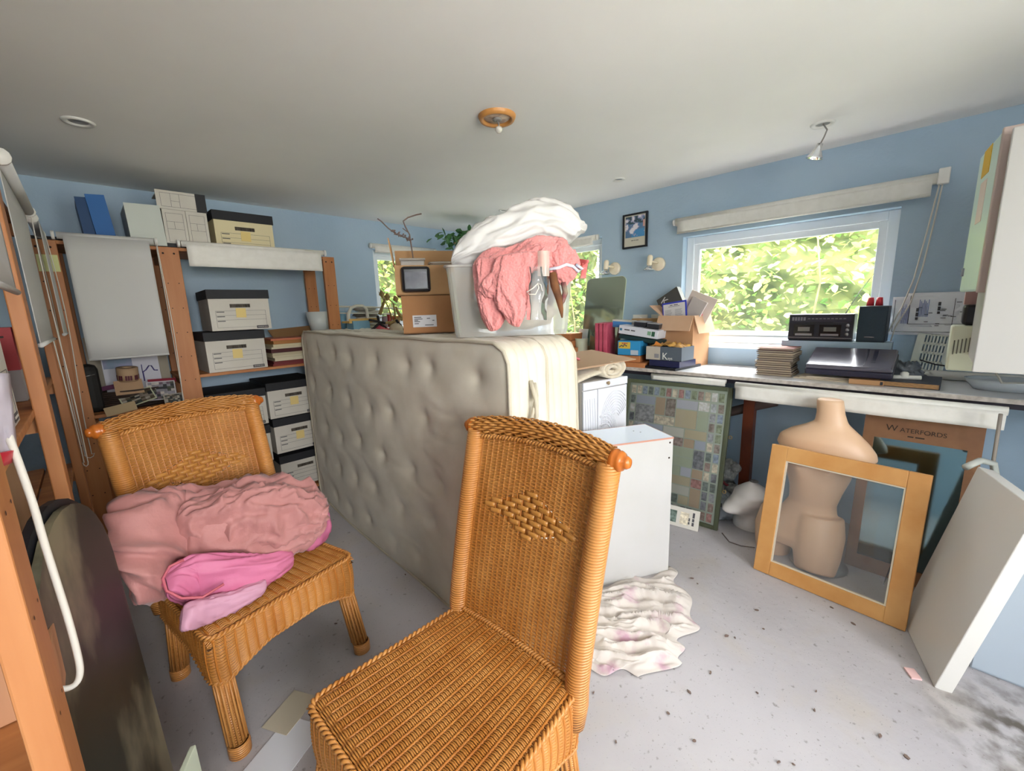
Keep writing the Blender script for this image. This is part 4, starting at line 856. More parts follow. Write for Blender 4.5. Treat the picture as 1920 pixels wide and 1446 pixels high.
t = T('cable', 'black cable trailing along the wall right of the loudspeaker', 'cable', (0, 0, 0)); O('lead', MB().tube([(2.90, .01, 1.0), (2.95, -.05, .975), (2.97, -.12, .965), (2.975, -.30, .97), (2.975, -.42, .99)], .0035, 6), black_m, t)
# plans pinned to the wall, and the white perforated panel
pap_m = mat('plan_paper', '#f0f1f5', .8, '#e6e7ee', 6)
def plan(label, y, z, w, h, rx, seed):
    t = T('wall_plan', label, 'drawing', (2.988, y, z), (0, rx, RX), 'plans pinned to the wall'); 
    O('sheet', MB().grid(lambda a, b: (w*(a-.5), -.006*abs(hnoise(a*3, b*3, seed))-.02*max(0, a-.75)*max(0, .3-b)*8, h*b), 14, 10), pap_m, t, solid=.001)
    mb = MB(); r = random.Random(seed); e = -.009
    for (a, b, c, d) in ((-.46, .08, -.455, .92), (-.46, .08, .42, .085), (.42, .08, .425, .92)): mb.box(w*a, e-.001, h*b, w*c+.001, e, h*d+.001)
    for k in range(8): x = w*r.uniform(-.1, .35); zz = h*r.uniform(.2, .8); mb.box(x, e-.001, zz, x+w*.06, e, zz+.003)
    O('drawn_lines', mb, ink_m, t)
    mb = MB()
    for k in range(7): mb.box(w*(-.34+.018*k), e-.001, h*.3, w*(-.332+.018*k), e, h*(.8-.05*(k % 3)))
    O('blue_writing', mb, mat('blue_ink', '#6f7fb4', .7), t); bars('stamp', (.018, .02, .012), .004, .010, ink_m, t, (-.03*w/.3, e-.001, h*.55), (PI/2, PI/2, 0)); return t
plan('large curling architectural plan pinned right of the window', .022, 1.118, .245, .195, .0, 3); plan('wider plan sheet behind the curling one', -.06, 1.16, .30, .17, .0, 7)
t = T('perforated_panel', 'white plastic panel with rows of slots below the plans', 'panel', (2.972, -.012, BZ+.038), (-.03, .10, RX)); w, h = .125, .185; mb = MB()
cols_, rws = 7, 4; cw = (w-.04)/cols_; ch = h/rws
mb.box(-w/2, 0, 0, -w/2+.03, .006, h)
for k in range(cols_): mb.box(-w/2+.03+cw*k+cw*.5, 0, 0, -w/2+.03+cw*(k+1), .006, h)
mb.box(w/2-.012, 0, 0, w/2, .006, h)
for j in range(rws+1): mb.box(-w/2+.03, 0, max(0, j*ch-.006), w/2-.01, .006, min(h, j*ch+.006))
O('slotted_sheet', mb, mat('cream_white_plastic', '#dfe3da', .5), t)
t = T('conduit', 'white pipe running along the back of the bench', 'pipe', (2.955, -.75, BZ+.012)); O('pipe', MB().tube([(0, 0, .012), (0, .80, .012)], .022, 12), plast_m, t)
t = item('heater', 'cream meter box fixed beside the wall cabinet', 'meter', 2.58, -.150, .996, .0); bxo(t, 'case', .115, .14, .19, mat('cream_case', '#d5d6bd', .45), bevel=.008, x=-.02); O('side', B(.0375, -.001, .0, .060, .142, .19), mat('khaki_case', '#86846c', .5), t)
for k in range(5): O('vent', B(-.065+.011*k, -.002, .07+.003*k, -.061+.011*k, 0, .13+.003*k), mat('vent_dark', '#6d6c5c', .5), t)
t = item('kettle', 'black appliance with a pinkish case and white plug above the meter box', 'appliance', 2.60, -.150, 1.188, 0); bxo(t, 'case', .10, .12, .085, mat('black_appliance', '#151318', .3), bevel=.012); O('pink_case', B(-.05, .05, .085, .04, .12, .15), mat('dusty_pink', '#b08a86', .6), t); O('plug', B(.01, -.01, .03, .05, 0, .058), plast_m, t, bevel=.004)
t = T('washing_bowl', 'white oval bowl with water sheen at the right end of the bench', 'bowl', (2.76, -.265, BZ)); S = Matrix.Diagonal((.8, 1.25, 1, 1)); O('bowl_wall', MB().lathe([(.0001, .002), (.075, .002), (.095, .035), (.100, .05), (.093, .048), (.085, .03), (.07, .01), (.0001, .008)], 36, S), mat('grey_white_enamel', '#c4cbd0', .15), t)
tag(O('cable', MB().tube([(2.50, -.20, 1.03), (2.49, -.23, .97), (2.60, -.30, .96), (2.66, -.34, 1.0)], .004, 6), mat('grey_lead', '#9d9b94', .5)), 'grey lead looping over the bowl from the wall cabinet', 'cable')
# wall cabinet at the right edge
t = T('wall_cabinet', 'tall white wall cabinet at the right edge, its narrow front seen edge on', 'cabinet', (2.05, -.120, 1.062)); cab_m = mat('grey_white_cabinet', '#b2afab', .45)
O('side_panel', B(0, -.62, 0, .02, 0, .745), cab_m, t, bevel=.003); O('carcass', B(.02, -.62, .005, .55, -.012, .74), cab_m, t)
t2 = T('cupboard', 'mint green white cupboard front standing open beside the tall cabinet', 'cupboard', (2.12, -.120, 1.325), (0, 0, math.radians(5.0))); O('door_leaf', B(0, 0, 0, .33, .018, .495), mat('mint_white', '#cfe3da', .35), t2, bevel=.008); O('door_edge', B(-.012, -.030, -.004, .008, .018, .502), mat('pinkish_edge', '#b7a49c', .5), t2, bevel=.004)
O('yellow_sticker', B(.12, .018, .40, .24, .0195, .49), mat('yellow_sticker', '#e2b52c', .6), t2); O('paper_label', B(.12, .018, .24, .22, .0195, .38), mat('pinkish_label', '#e3cfc6', .6), t2); O('catch', B(.29, .018, .06, .31, .024, .09), kn, t2)
# ================================================================== cloth bundles
def curve3(P, t):
    n = len(P)-1; f = min(max(t*n, 0), n-1e-6); i = int(f); f -= i; g = lambda k: P[min(max(k, 0), n)]
    a, b, c, d = g(i-1), g(i), g(i+1), g(i+2)
    return .5*((2*b)+(c-a)*f+(2*a-5*b+4*c-d)*f*f+(3*b-a-3*c+d)*f**3)
def roll(name, m, parent, top, bot, tf, tb, amp=.01, fu=3., fv=1.5, seed=1, nu=110, nv=80, p=6, q=.75, off=None):
    """a soft closed body between an upper and a lower edge, fuller towards the viewer (tf) than behind (tb), with folds"""
    cam_p = Vector((0, 0, CAM_Z)); mb = MB()
    def fn(a, b):
        T_, B_ = curve3(top, a), curve3(bot, a); mid = (T_+B_)/2; h = (T_-B_)/2; du = curve3(top, min(1, a+.02))-curve3(top, max(0, a-.02))+curve3(bot, min(1, a+.02))-curve3(bot, max(0, a-.02))
        n = h.cross(du); n = n.normalized() if n.length > 1e-9 else Vector((0, -1, 0))
        if n.dot(cam_p-mid) < 0: n = -n
        ph = 2*PI*b; s = (1-abs(2*a-1)**p)**.5 if abs(2*a-1) < 1 else 0; s = max(s, .02)
        c, sn = math.cos(ph), math.sin(ph); c2 = math.copysign(abs(c)**q, c); t = tf if sn > 0 else tb
        x = h*c2*(.55+.45*s)+n*(math.copysign(abs(sn)**q, sn)*t*s)
        w = ph if b < .5 else 2*PI-ph
        f = (1-abs(hnoise(a*fu+.7*math.sin(w*1.3), w*fv, seed, 2)))**3*1.3-.6+.35*hnoise(a*fu*3, w*fv*2.2, seed+5, 3)
        r = x.normalized() if x.length > 1e-6 else n
        return tuple(mid+x+r*(amp*f*s)+(off or Vector((0, 0, 0))))
    mb.grid(fn, nu, nv); return O(name, mb, m, parent)
def knit(m, s=130, d=.0025):
    nt = m.node_tree; tc = nt.nodes.get('Texture Coordinate') or nt.nodes.new('ShaderNodeTexCoord')
    w = nt.nodes.new('ShaderNodeTexVoronoi'); w.inputs['Scale'].default_value = s; nt.links.new(tc.outputs['Object'], w.inputs['Vector'])
    bp = nt.nodes.new('ShaderNodeBump'); bp.inputs['Distance'].default_value = d; bp.invert = True; nt.links.new(w.outputs['Distance'], bp.inputs['Height']); nt.links.new(bp.outputs[0], nt.nodes['Principled BSDF'].inputs['Normal']); return m
def pk(l, f): return [f(*p) for p in l]
# bundled duvet on the left chair
mauve_m = mat('dusty_mauve_cotton', '#b9807c', .7, '#ad7470', 5, bump=.003, bscale=40, sheen=.2); pinkc_m = mat('bright_pink_cotton', '#d4789a', .6, '#c86d90', 4, bump=.002, bscale=30); palepk_m = mat('pale_pink_cotton', '#c893a8', .65); seam_m = mat('rose_piping', '#c05f6c', .6)
t = T('duvet', 'bundled dusty pink duvet with bright pink lining heaped on the left wicker chair', 'duvet', (0, 0, 0))
Yt = lambda y: (lambda a, b: atY(a, b, y)); Zt = lambda z: (lambda a, b: atZ(a, b, z))
roll('mauve_bundle', mauve_m, t, pk([(212, 960), (250, 935), (330, 922), (430, 912), (500, 900), (560, 905), (605, 940)], Yt(1.74)), [atY(225, 1060, 1.58), atY(262, 1120, 1.50), atZ(330, 1100, .47), atZ(430, 1070, .47), atZ(520, 1040, .47), atZ(575, 1020, .47), atZ(612, 995, .50)], .085, .06, .034, 4.0, 1.6, 3)
roll('mauve_fold', mauve_m, t, [atY(330, 950, 1.62), atY(420, 925, 1.62), atY(510, 912, 1.62), atY(580, 925, 1.62), atY(612, 950, 1.64)], [atZ(330, 1060, .52), atZ(420, 1045, .50), atZ(490, 1035, .50), atZ(560, 1010, .50), atZ(605, 985, .52)], .055, .04, .026, 5, 1.9, 9)
roll('bright_lining', pinkc_m, t, [atY(308, 1075, 1.50), atY(360, 1045, 1.50), atY(430, 1042, 1.50), atY(500, 1040, 1.52), atY(546, 1028, 1.55)], [atY(318, 1118, 1.43), atZ(365, 1140, .42), atZ(430, 1120, .42), atZ(495, 1090, .42), atZ(545, 1050, .43)], .045, .03, .009, 2.5, 1.1, 4)
roll('pale_corner', palepk_m, t, [atY(345, 1130, 1.445), atY(400, 1120, 1.45), atY(450, 1105, 1.46), atY(500, 1085, 1.47)], [atY(338, 1188, 1.40), atZ(385, 1170, .415), atZ(440, 1145, .415), atZ(495, 1110, .42)], .02, .02, .006, 3, 1.2, 6, nu=60, nv=40, p=10)
roll('pink_end', pinkc_m, t, [atY(560, 985, 1.60), atY(590, 950, 1.61), atY(612, 955, 1.63)], [atZ(545, 1030, .43), atZ(580, 1030, .43), atZ(612, 1005, .43)], .035, .03, .008, 3, 1, 8, nu=50, nv=40)
O('piping', MB().tube([atY(a, b, 1.43+.0*i) for i, (a, b) in enumerate([(345, 1050), (318, 1062), (305, 1085), (312, 1108), (340, 1122), (380, 1120), (420, 1095)])], .004, 6), seam_m, t)

# ================================================================== on top of the mattresses
VX = Vector((math.sin(YAW), -math.cos(YAW), 0))
tub_m = clear('frosted_tub_plastic', '#dcd9d2', .36, .25, .08)
def tub(name, label, c, rz, w, d, h, m, group=None, taper=.9, rim=True):
    t = T(name, label, 'tub', c, (0, 0, rz), group); mb = MB()
    def sec(s, z): return [(x*s, y*s, z) for x, y in rrect2(w, d, .03)]
    rings = [sec(taper, 0), sec(taper+.02, .02), sec(1, h)]; n = len(rings[0]); vs = [p for r in rings for p in r]; fs = [(i*n+k, i*n+(k+1) % n, (i+1)*n+(k+1) % n, (i+1)*n+k) for i in range(2) for k in range(n)]+[tuple(range(n-1, -1, -1))]
    mb.add(vs, fs, False); O('tub_wall', mb, m, t)
    if rim:
        O('rim', MB().tube([(x*1.02, y*1.02, h) for x, y in rrect2(w, d, .03)], .006, 6, closed=True), m, t)
    return t
def rrect2(w, d, r, n=4):
    p = []
    for cx, cy, a0 in ((w/2-r, d/2-r, 0), (-w/2+r, d/2-r, PI/2), (-w/2+r, -d/2+r, PI), (w/2-r, -d/2+r, 1.5*PI)): p += [(cx+r*math.cos(a0+PI/2*i/n), cy+r*math.sin(a0+PI/2*i/n)) for i in range(n+1)]
    return p
TZ = 1.216
tc_ = Vector((1.235, 1.235, TZ)); tb_ = tub('storage_tub', 'large frosted plastic storage tub under the pink blanket and pillow', tc_, -PI/4+.06, .475, .32, .262, tub_m)
def lump(name, m, parent, c, s, amp, seed, n=28):
    mb = MB()
    def fn(a, b):
        th, ph = 2*PI*a, PI*b; d = Vector((math.cos(th)*math.sin(ph), math.sin(th)*math.sin(ph), math.cos(ph))); r = 1+amp*hnoise(d.x*2+seed, d.y*2+d.z*1.7, seed)
        return (c[0]+d.x*s[0]*r, c[1]+d.y*s[1]*r, c[2]+d.z*s[2]*r)
    mb.grid(fn, n, n, flip=True); return O(name, mb, m, parent)
beige_m = mat('beige_linen', '#c9bfae', .8, '#b5aa98', 12, bump=.004, bscale=40)
t = T('linen', 'beige folded linen packed inside the frosted tub', 'cloth', (1.225, 1.225, TZ+.02), (0, 0, -PI/4)); lump('folded_linen', beige_m, t, (0, 0, .07), (.19, .12, .075), .25, 3)
t = T('dark_bundle', 'dark blue grey bundle showing through the tub side', 'cloth', (1.26, 1.14, TZ+.12), (0, 0, -PI/4)); lump('bundle', mat('slate_cloth', '#4c4c56', .8, '#6b6d7a', 10), t, (.04, 0, .05), (.07, .05, .07), .3, 8)
FW = Vector(_fw)
def dp(px, py, d): return Vector((0, 0, CAM_Z))+ray(px, py)*d
knit_m = knit(mat('coral_pink_knit', '#e29390', .85, '#d88784', 6, sheen=.3), 120, .003)
t = T('pillow', 'crumpled white pillow on top of the pink blanket', 'pillow', (0, 0, 0)); pil_m = mat('white_pillow_cotton', '#dedbd8', .75, '#d5d2cf', 5, bump=.002, bscale=12)
roll('pillow_body', pil_m, t, [dp(*p, d) for p, d in (((853, 500), 1.60), ((880, 458), 1.62), ((925, 428), 1.64), ((985, 404), 1.66), ((1040, 405), 1.68), ((1072, 425), 1.70), ((1088, 434), 1.71))], [dp(*p, d) for p, d in (((850, 506), 1.60), ((895, 496), 1.56), ((945, 482), 1.55), ((1005, 456), 1.56), ((1040, 450), 1.58), ((1068, 458), 1.64), ((1086, 440), 1.71))], .085, .08, .017, 4.5, 1.6, 5, p=3)
t = T('blanket', 'coral pink knitted blanket draped over the frosted tub', 'blanket', (0, 0, 0))
def D2(l, d): return [dp(a, b, d+(c if c else 0)) for a, b, c in l]
roll('blanket_back', knit_m, t, D2([(884, 492, .02), (915, 472, 0), (960, 462, 0), (1010, 448, 0), (1050, 450, .03), (1068, 468, .05)], 1.50), D2([(905, 600, .02), (925, 618, 0), (965, 560, 0), (1000, 505, -.02), (1040, 520, .02), (1072, 510, .05)], 1.50), .035, .03, .014, 4, 1.2, 7)
roll('blanket_fold', knit_m, t, D2([(935, 505, 0), (960, 480, 0), (1000, 463, 0), (1025, 458, 0)], 1.46), D2([(893, 540, 0), (925, 560, -.01), (985, 520, 0), (1020, 490, 0)], 1.46), .028, .02, .010, 4, 1.2, 12)
# tongues hang: edges given left and right
roll('blanket_end', knit_m, t, D2([(892, 485, 0), (893, 540, 0), (905, 590, 0), (920, 622, .01)], 1.475), D2([(950, 480, 0), (945, 540, 0), (948, 590, 0), (932, 620, .01)], 1.475), .02, .015, .008, 2, 1.6, 15, p=12)
roll('blanket_end', knit_m, t, D2([(930, 480, 0), (922, 530, 0), (935, 575, 0), (962, 612, .01)], 1.44), D2([(1015, 470, 0), (995, 520, 0), (988, 570, 0), (972, 614, .01)], 1.44), .022, .015, .010, 2, 1.7, 18, p=12)
roll('blanket_side', knit_m, t, D2([(1028, 470, 0), (1050, 452, 0), (1075, 470, 0), (1084, 492, .01)], 1.50), D2([(1030, 490, 0), (1042, 522, 0), (1062, 535, 0), (1082, 510, .01)], 1.50), .03, .02, .009, 3, 1.5, 21, nu=60, nv=50)
t = T('ribbon_bow', 'coral and white ribbon tail beside the blanket at its right', 'ribbon', dp(1080, 500, 1.5)); o0 = dp(1080, 500, 1.5)
pink2 = mat('coral_satin', '#df7b78', .5)
O('ribbon_tail', MB().grid(lambda a, b: tuple(dp(1076+28*a, 484+4*a+(10+8*math.sin(PI*a))*b*(1-.6*a), 1.5+.02*math.sin(a*5)+.01*b)-o0), 10, 5), pink2, t, solid=.003)
O('ribbon_tail', MB().grid(lambda a, b: tuple(dp(1088+10*b-4*a+4, 494+28*a, 1.5+.02*math.sin(a*5)+.01*b)-o0), 10, 5), pink2, t, solid=.003)
O('white_ribbon', MB().tube([dp(a, b, 1.47)-o0 for a, b in ((1030, 505), (1048, 502), (1062, 496), (1075, 500), (1085, 510), (1092, 505), (1080, 496))], .006, 6), mat('white_satin', '#d9dbea', .4), t)
t = T('clear_bag', 'small clear plastic pouch with a cord tie at the front of the tub', 'pouch', dp(1010, 540, 1.42)); o0 = dp(1010, 540, 1.42)
O('pouch_wall', MB().grid(lambda a, b: tuple(dp(985+42*a+2*math.sin(b*5), 500+100*b, 1.43-.03*math.sin(PI*a)+.006*hnoise(a*4, b*4, 4))-o0), 12, 12), clear('clear_film', '#e8e8e8', .18, .08, .2), t)
O('pouch_flap', MB().grid(lambda a, b: tuple(dp(1008+22*a, 470+48*b, 1.41-.01*math.sin(PI*a)+.01*b)-o0), 8, 8), clear('clear_film_warm', '#ead9c9', .5, .1, .15), t)
O('tie_cord', MB().tube([dp(a, b, 1.40)-o0 for a, b in ((1008, 532), (1000, 540), (988, 548), (992, 552), (1004, 552), (1010, 540), (1008, 531), (1014, 534), (1017, 546))], .0022, 5), cord_m, t)
t = T('broken_wood', 'splintered brown bark strip sticking down beside the blanket', 'wood', dp(1040, 550, 1.44)); o0 = dp(1040, 550, 1.44)
O('strip', MB().tube([dp(a, b, 1.44)-o0 for a, b in ((1036, 512), (1040, 535), (1048, 560), (1052, 580), (1054, 596))], [.014, .016, .013, .009, .003], 6), mat('brown_bark', '#7d4f2b', .8, '#5d3820', 20), t)
O('strip', MB().tube([dp(a, b, 1.45)-o0 for a, b in ((1056, 530), (1060, 548), (1055, 565), (1050, 575))], [.010, .011, .008, .003], 6), mat('maroon_tartan', '#7d3f44', .8, '#8d7f6d', 40), t)
# brown cartons and clear tubs further back on the mattresses
def carton(label, c, rz, w, d, h, m, flaps=(), open_=True):
    t = T('cardboard_box', label, 'box', c, (0, 0, rz), 'brown cartons on the mattresses'); mb = MB(); e = .005
    mb.box(-w/2, -d/2, 0, w/2, -d/2+e, h); mb.box(-w/2, d/2-e, 0, w/2, d/2, h); mb.box(-w/2, -d/2+e, 0, -w/2+e, d/2-e, h); mb.box(w/2-e, -d/2+e, 0, w/2, d/2-e, h); mb.box(-w/2, -d/2, 0, w/2, d/2, e)
    if not open_: mb.box(-w/2+e, -d/2+e, h-e, w/2-e, d/2-e, h)
    O('box_body', mb, m, t)
    for side, ln, ang in flaps:
        if side == 'f': O('flap', B(-w/2, -e, -ln, w/2, 0, 0), m, t, (0, -d/2, h), (ang, 0, 0))
        if side == 'b': O('flap', B(-w/2, 0, 0, w/2, e, ln), m, t, (0, d/2, h), (-ang, 0, 0))
        if side == 'l': O('flap', B(-e, -d/2, 0, 0, d/2, ln), m, t, (-w/2, 0, h), (0, -ang, 0))
        if side == 'r': O('flap', B(0, -d/2, 0, e, d/2, ln), m, t, (w/2, 0, h), (0, ang, 0))
    return t
cart_m = mat('brown_carton', '#a9794e', .8, '#a17047', 4); cart2 = mat('brown_carton_light', '#bd9468', .8, '#b58b5f', 4)
BRZ = math.radians(-32)
t = carton('closed brown carton with a white shipping label, lower of the pair on the mattresses', (1.255, 1.765, TZ), BRZ, .34, .26, .175, cart_m, open_=False)
O('shipping_label', B(-.125, -.1325, .03, -.015, -.1305, .085), mat('white_label', '#cfcdd0', .7), t); mb = MB()
for z_, a, b in ((.074, -.118, -.085), (.066, -.118, -.08), (.060, -.118, -.10), (.054, -.118, -.092), (.045, -.118, -.098), (.037, -.07, -.03), (.068, -.060, -.045), (.058, -.035, -.025)): mb.box(a, -.1335, z_, b, -.1325, z_+.0035)
O('label_print', mb, ink_m, t)
t = carton('open brown carton with tall flaps holding clear tubs, upper of the pair', (1.25, 1.775, TZ+.177), BRZ, .36, .28, .135, cart2, flaps=(('b', .10, -.08), ('l', .12, .12)))
t = T('tape_box', 'small translucent lidded box inside the open carton', 'tub', (1.145, 1.79, TZ+.29), (0, 0, BRZ)); mb = MB().box(-.055, -.04, 0, .055, .04, .05); O('box_body', mb, tub_m, t, bevel=.004); O('lid', B(-.06, -.045, .05, .06, .045, .06), tub_m, t, bevel=.003)
t = T('clock_case', 'black rimmed display case inside the open carton', 'case', (1.10, 1.70, TZ+.19), (0, 0, BRZ)); O('case_body', B(-.065, -.03, 0, .065, .06, .115), mat('black_rim', '#1a1a1e', .3), t, bevel=.014); O('window', B(-.048, -.0325, .018, .048, -.030, .09), mat('smoky_window', '#4a4048', .15, '#7b7b7e', 6), t)
tub('storage_tub', 'clear tub with a pale lid poking out of the open carton', (1.30, 1.70, TZ+.24), BRZ, .20, .15, .085, tub_m, taper=.85)
# ivy and twig above
ivy_m = mat('ivy_leaf', '#2f5a34', .5, '#4b7a45', 20)
t = T('trailing_ivy', 'dark green trailing ivy behind the pillow near the ceiling', 'plant', atY(893, 450, 2.95)); one = leaves_mesh('leaf', 1, lambda: (0, 0, 0), .06); one.materials.append(ivy_m)
for k in range(230): O('leaf', one, ivy_m, t, (random.gauss(-.04, .13), random.uniform(-.1, .12), random.gauss(-.01, .045)), (random.uniform(-1, 1), random.uniform(-1, 1), random.uniform(0, 6)))
O('stem', MB().tube([(-.25, 0, -.05), (-.1, .02, .03), (.1, 0, .0)], .006, 5), mat('hedge_stem', '#a08a62'), t); O('pot', MB().lathe([(.05, -.22), (.08, -.07), (.085, -.06), (.07, -.06), (.0001, -.08)], 18), mat('terracotta', '#a9673f', .8), t)
O('pot_stand', B(-.1, -.1, -atY(893, 450, 2.95).z+.901, .1, .1, -.22), mat('white_gloss_paint', '#eef0f0'), t)
t = T('dried_twig', 'bare dried twig arching up against the ceiling above the cartons', 'twig', atY(772, 460, 1.86)); o0 = atY(772, 460, 1.86); tw = mat('grey_twig', '#7d6a63', .8)
P = lambda l: [atY(a, b, 1.86)-o0 for a, b in l]
O('stem', MB().tube(P([(778, 520), (774, 480), (768, 440), (760, 425), (756, 415), (765, 408), (780, 403), (790, 401)]), .0035, 5), tw, t); O('stem', MB().tube(P([(768, 448), (745, 440), (728, 428), (715, 415), (708, 410)]), .003, 5), tw, t); O('stem', MB().tube(P([(764, 435), (755, 428)]), .0025, 5), tw, t)
mb = MB()
for i in range(26):
    a = i/26; x, y = 735+38*a+random.uniform(-2, 2), 432+20*a+random.uniform(-3, 3); c = atY(x, y, 1.86)-o0; mb.lathe([(.0001, -.009), (.005, 0), (.0001, .009)], 5, Matrix.Translation(c) @ Euler((random.random()*3, random.random()*3, 0)).to_matrix().to_4x4())
O('bud', mb, tw, t)['kind'] = 'stuff'

# ================================================================== corner clutter by the small window in the far wall
t = T('side_table', 'white table in the far corner loaded with craft clutter', 'table', (1.85, 3.28, 0)); O('table_top', B(-.43, -.06, 1.17, .50, .30, 1.195), white_m, t, bevel=.003)
for sx in (-.41, .47):
    for sy in (-.04, .27): O('leg', B(sx-.015, sy-.015, 0, sx+.015, sy+.015, 1.17), white_m, t)
t = T('metal_rail', 'white bent tube frame standing in front of the far table', 'frame', (0, 0, 0)); R_ = lambda l: [atY(a, b, 3.16) for a, b in l]; tubem = mat('cream_tube', '#d3cfc2', .4)
O('tube_hoop', MB().tube(R_([(655, 760), (654, 620), (653, 590), (658, 577), (668, 574), (680, 574), (687, 580), (690, 600), (693, 640), (694, 760)]), .013, 10), tubem, t); O('tube_rail', MB().tube([atY(622, 576, 3.18), atY(640, 575, 3.18), atY(700, 576, 3.18), atY(762, 580, 3.18)], .007, 8), tubem, t); O('tube_rail', MB().tube([atY(622, 587, 3.18), atY(700, 588, 3.18), atY(762, 590, 3.18)], .005, 8), tubem, t)
pp = ['#cfcabf', '#b7b2a6', '#8b8378', '#d8d4c8', '#7c7466']
for k in range(7): t = T('paper_bundle', ['crumpled', 'flattened', 'grey', 'pale', 'curled', 'folded', 'topmost'][k]+' sheet of paper in the heap on the far white table', 'paper', (1.64+.03*(k % 2), 3.33, 1.197+.024*k), (random.uniform(-.05, .05), random.uniform(-.05, .05), random.uniform(-.4, .4)), 'papers on the far table'); lump('paper', mat('paper_%d' % (k % 5), pp[k % 5], .8), t, (0, 0, .010), (.13-.008*k, .09, .016), .3, k, 18)
def jar(label, x, y, z, r, h, m, cat='jar', tap=1.0): return tag(O('pot', MB().lathe([(.0001, 0), (r*.9*tap, 0), (r, h), (r*.9, h), (r*.8*tap, .01), (.0001, .01)], 18), m, loc=(x, y, z)), label, cat)
jar('red jar standing among papers on the far table', 1.82, 3.26, 1.197, .020, .12, mat('dark_red_glaze', '#9f2f2f', .3)); jar('mauve grey jar left of the red one on the far table', 1.775, 3.26, 1.197, .024, .09, mat('mauve_glaze', '#8d7a80', .4)); jar('small orange flowerpot on the far table', 1.885, 3.26, 1.197, .036, .09, mat('terracotta', '#a9673f'), 'pot', .7)
jar('pale blue jug at the back of the far table beside the pine post', 1.475, 3.40, 1.197, .035, .14, mat('pale_blue_glaze', '#7fb0c9', .3), 'jug'); jar('white cylinder below the tube rail', 1.55, 2.98, 1.0, .055, .17, mat('milky_white', '#d4dad8', .4), 'canister'); 
tag(O('pot_stand', B(1.47, 2.91, 0, 1.63, 3.05, .998), white_m), 'white box stand under the canister in the far corner', 'stand')
straw = mat('dried_straw', '#b59a62', .8, '#9a8250', 20); dk = mat('dark_strap', '#1f1b1e', .7)
def F3(a, b, y=2.75): return atY(a, b, y)
t = T('dried_flowers', 'bunch of dried straw flowers before the far window', 'flowers', (0, 0, 0))
for pts, r_ in (([(712, 590), (722, 560), (714, 548)], .012), ([(735, 600), (728, 575), (712, 552), (709, 546)], .006), ([(742, 600), (738, 570), (728, 560), (722, 550)], .007), ([(730, 608), (745, 600), (760, 590), (768, 585)], .018), ([(755, 600), (746, 585), (742, 575)], .015), ([(736, 604), (718, 606), (700, 598)], .012)): O('stalk', MB().tube([F3(*p) for p in pts], [r_*(1-.3*i) for i in range(len(pts))], 6), straw, t)
for c in ((716, 552), (726, 557), (742, 561), (760, 588)): O('seed_head', MB().lathe([(.0001, -.03), (.022, 0), (.010, .022), (.0001, .03)], 8, Matrix.Translation(F3(*c)) @ Matrix.Rotation(random.uniform(-1, 1), 4, 'X')), straw, t)
t = T('straps', 'black crossed straps in front of the far window', 'straps', (0, 0, 0))
for pts in ([(692, 600), (708, 603), (722, 606)], [(694, 622), (706, 611), (714, 604)], [(708, 592), (711, 606), (722, 614), (731, 624)], [(743, 600), (752, 612), (758, 624)]): O('strap', MB().tube([F3(a, b, 2.7) for a, b in pts], .009, 6), dk, t)
t = T('pink_bag', 'red and coral fabric bundle beneath the straps', 'bag', F3(716, 618, 2.72)); lump('fabric', mat('crimson_cloth', '#c23a55', .7, '#d86a70', 12), t, (0, 0, -.02), (.055, .04, .05), .25, 2, 18)
t = T('cream_bag', 'cream canvas bundle right of the red one', 'bag', F3(743, 615, 2.72)); lump('canvas', mat('cream_canvas', '#c9bba2', .8), t, (0, 0, -.01), (.05, .04, .05), .2, 5, 18)
tag(O('clutter_plinth', B(1.66, 2.62, 0, 2.15, 2.86, 1.10), mat('grey_plinth', '#8f9496', .7)), 'grey chest behind the mattresses carrying the straps and dried flowers', 'chest')
t = T('wooden_tray', 'yellow wooden tray behind the tube hoop', 'tray', F3(668, 606, 2.8)); O('tray_base', B(-.05, 0, 0, .16, .12, .015), mat('yellow_wood', '#c9a157', .6), t, bevel=.003); O('tray_lip', B(-.05, -.004, .0, .16, 0, .03), mat('yellow_wood', '#c9a157'), t)
tag(O('box', B(-.06, 0, 0, .06, .1, .09), mat('soft_blue_box', '#6f97ab', .7), loc=atY(680, 626, 2.78)), 'soft blue box just above the mattress behind the tube hoop', 'box')
tag(O('white_bucket', MB().lathe([(.0001, 0), (.06, 0), (.085, .15), (.08, .15), (.0001, .01)], 20), mat('milky_white', '#d4dad8'), loc=atY(600, 622, 3.3)), 'white bucket beside the far pine post', 'bucket')

# ================================================================== between mattresses and bench
WD = mat('white_painted_carving', '#dadbe2', .45)
t = T('chest_of_drawers', 'white chest with carved swirling front behind the mattresses', 'chest', (1.745, 1.235, 0), (0, 0, math.radians(-12)), None)
O('carcass', B(0, 0, 0, .33, .42, .930), mat('white_chest_side', '#c3bdb8', .5), t, bevel=.01)
dr = O('door', B(.105, -.012, .10, .325, 0, .885), WD, t, bevel=.002); O('door_frame', B(0, -.012, .10, .10, 0, .885), WD, t, bevel=.002); O('top_drawer', B(0.0, -.012, .89, .33, 0, .93), WD, t, bevel=.002)
mb = MB(); 
for k in range(15):
    a0 = math.radians(95+9*k-40); L = .11+.10*math.sin(PI*k/14); cx, cz = .235, .56
    pts = [(cx+math.cos(a0+.9*s*s)*L*s*.8, -.0135, cz+math.sin(a0+.9*s*s)*L*s*1.5) for s in [i/10 for i in range(11)]]; pts = [p for p in pts if .108 < p[0] < .322 and .11 < p[2] < .88]
    if len(pts) > 2: mb.tube(pts, .0035, 5)
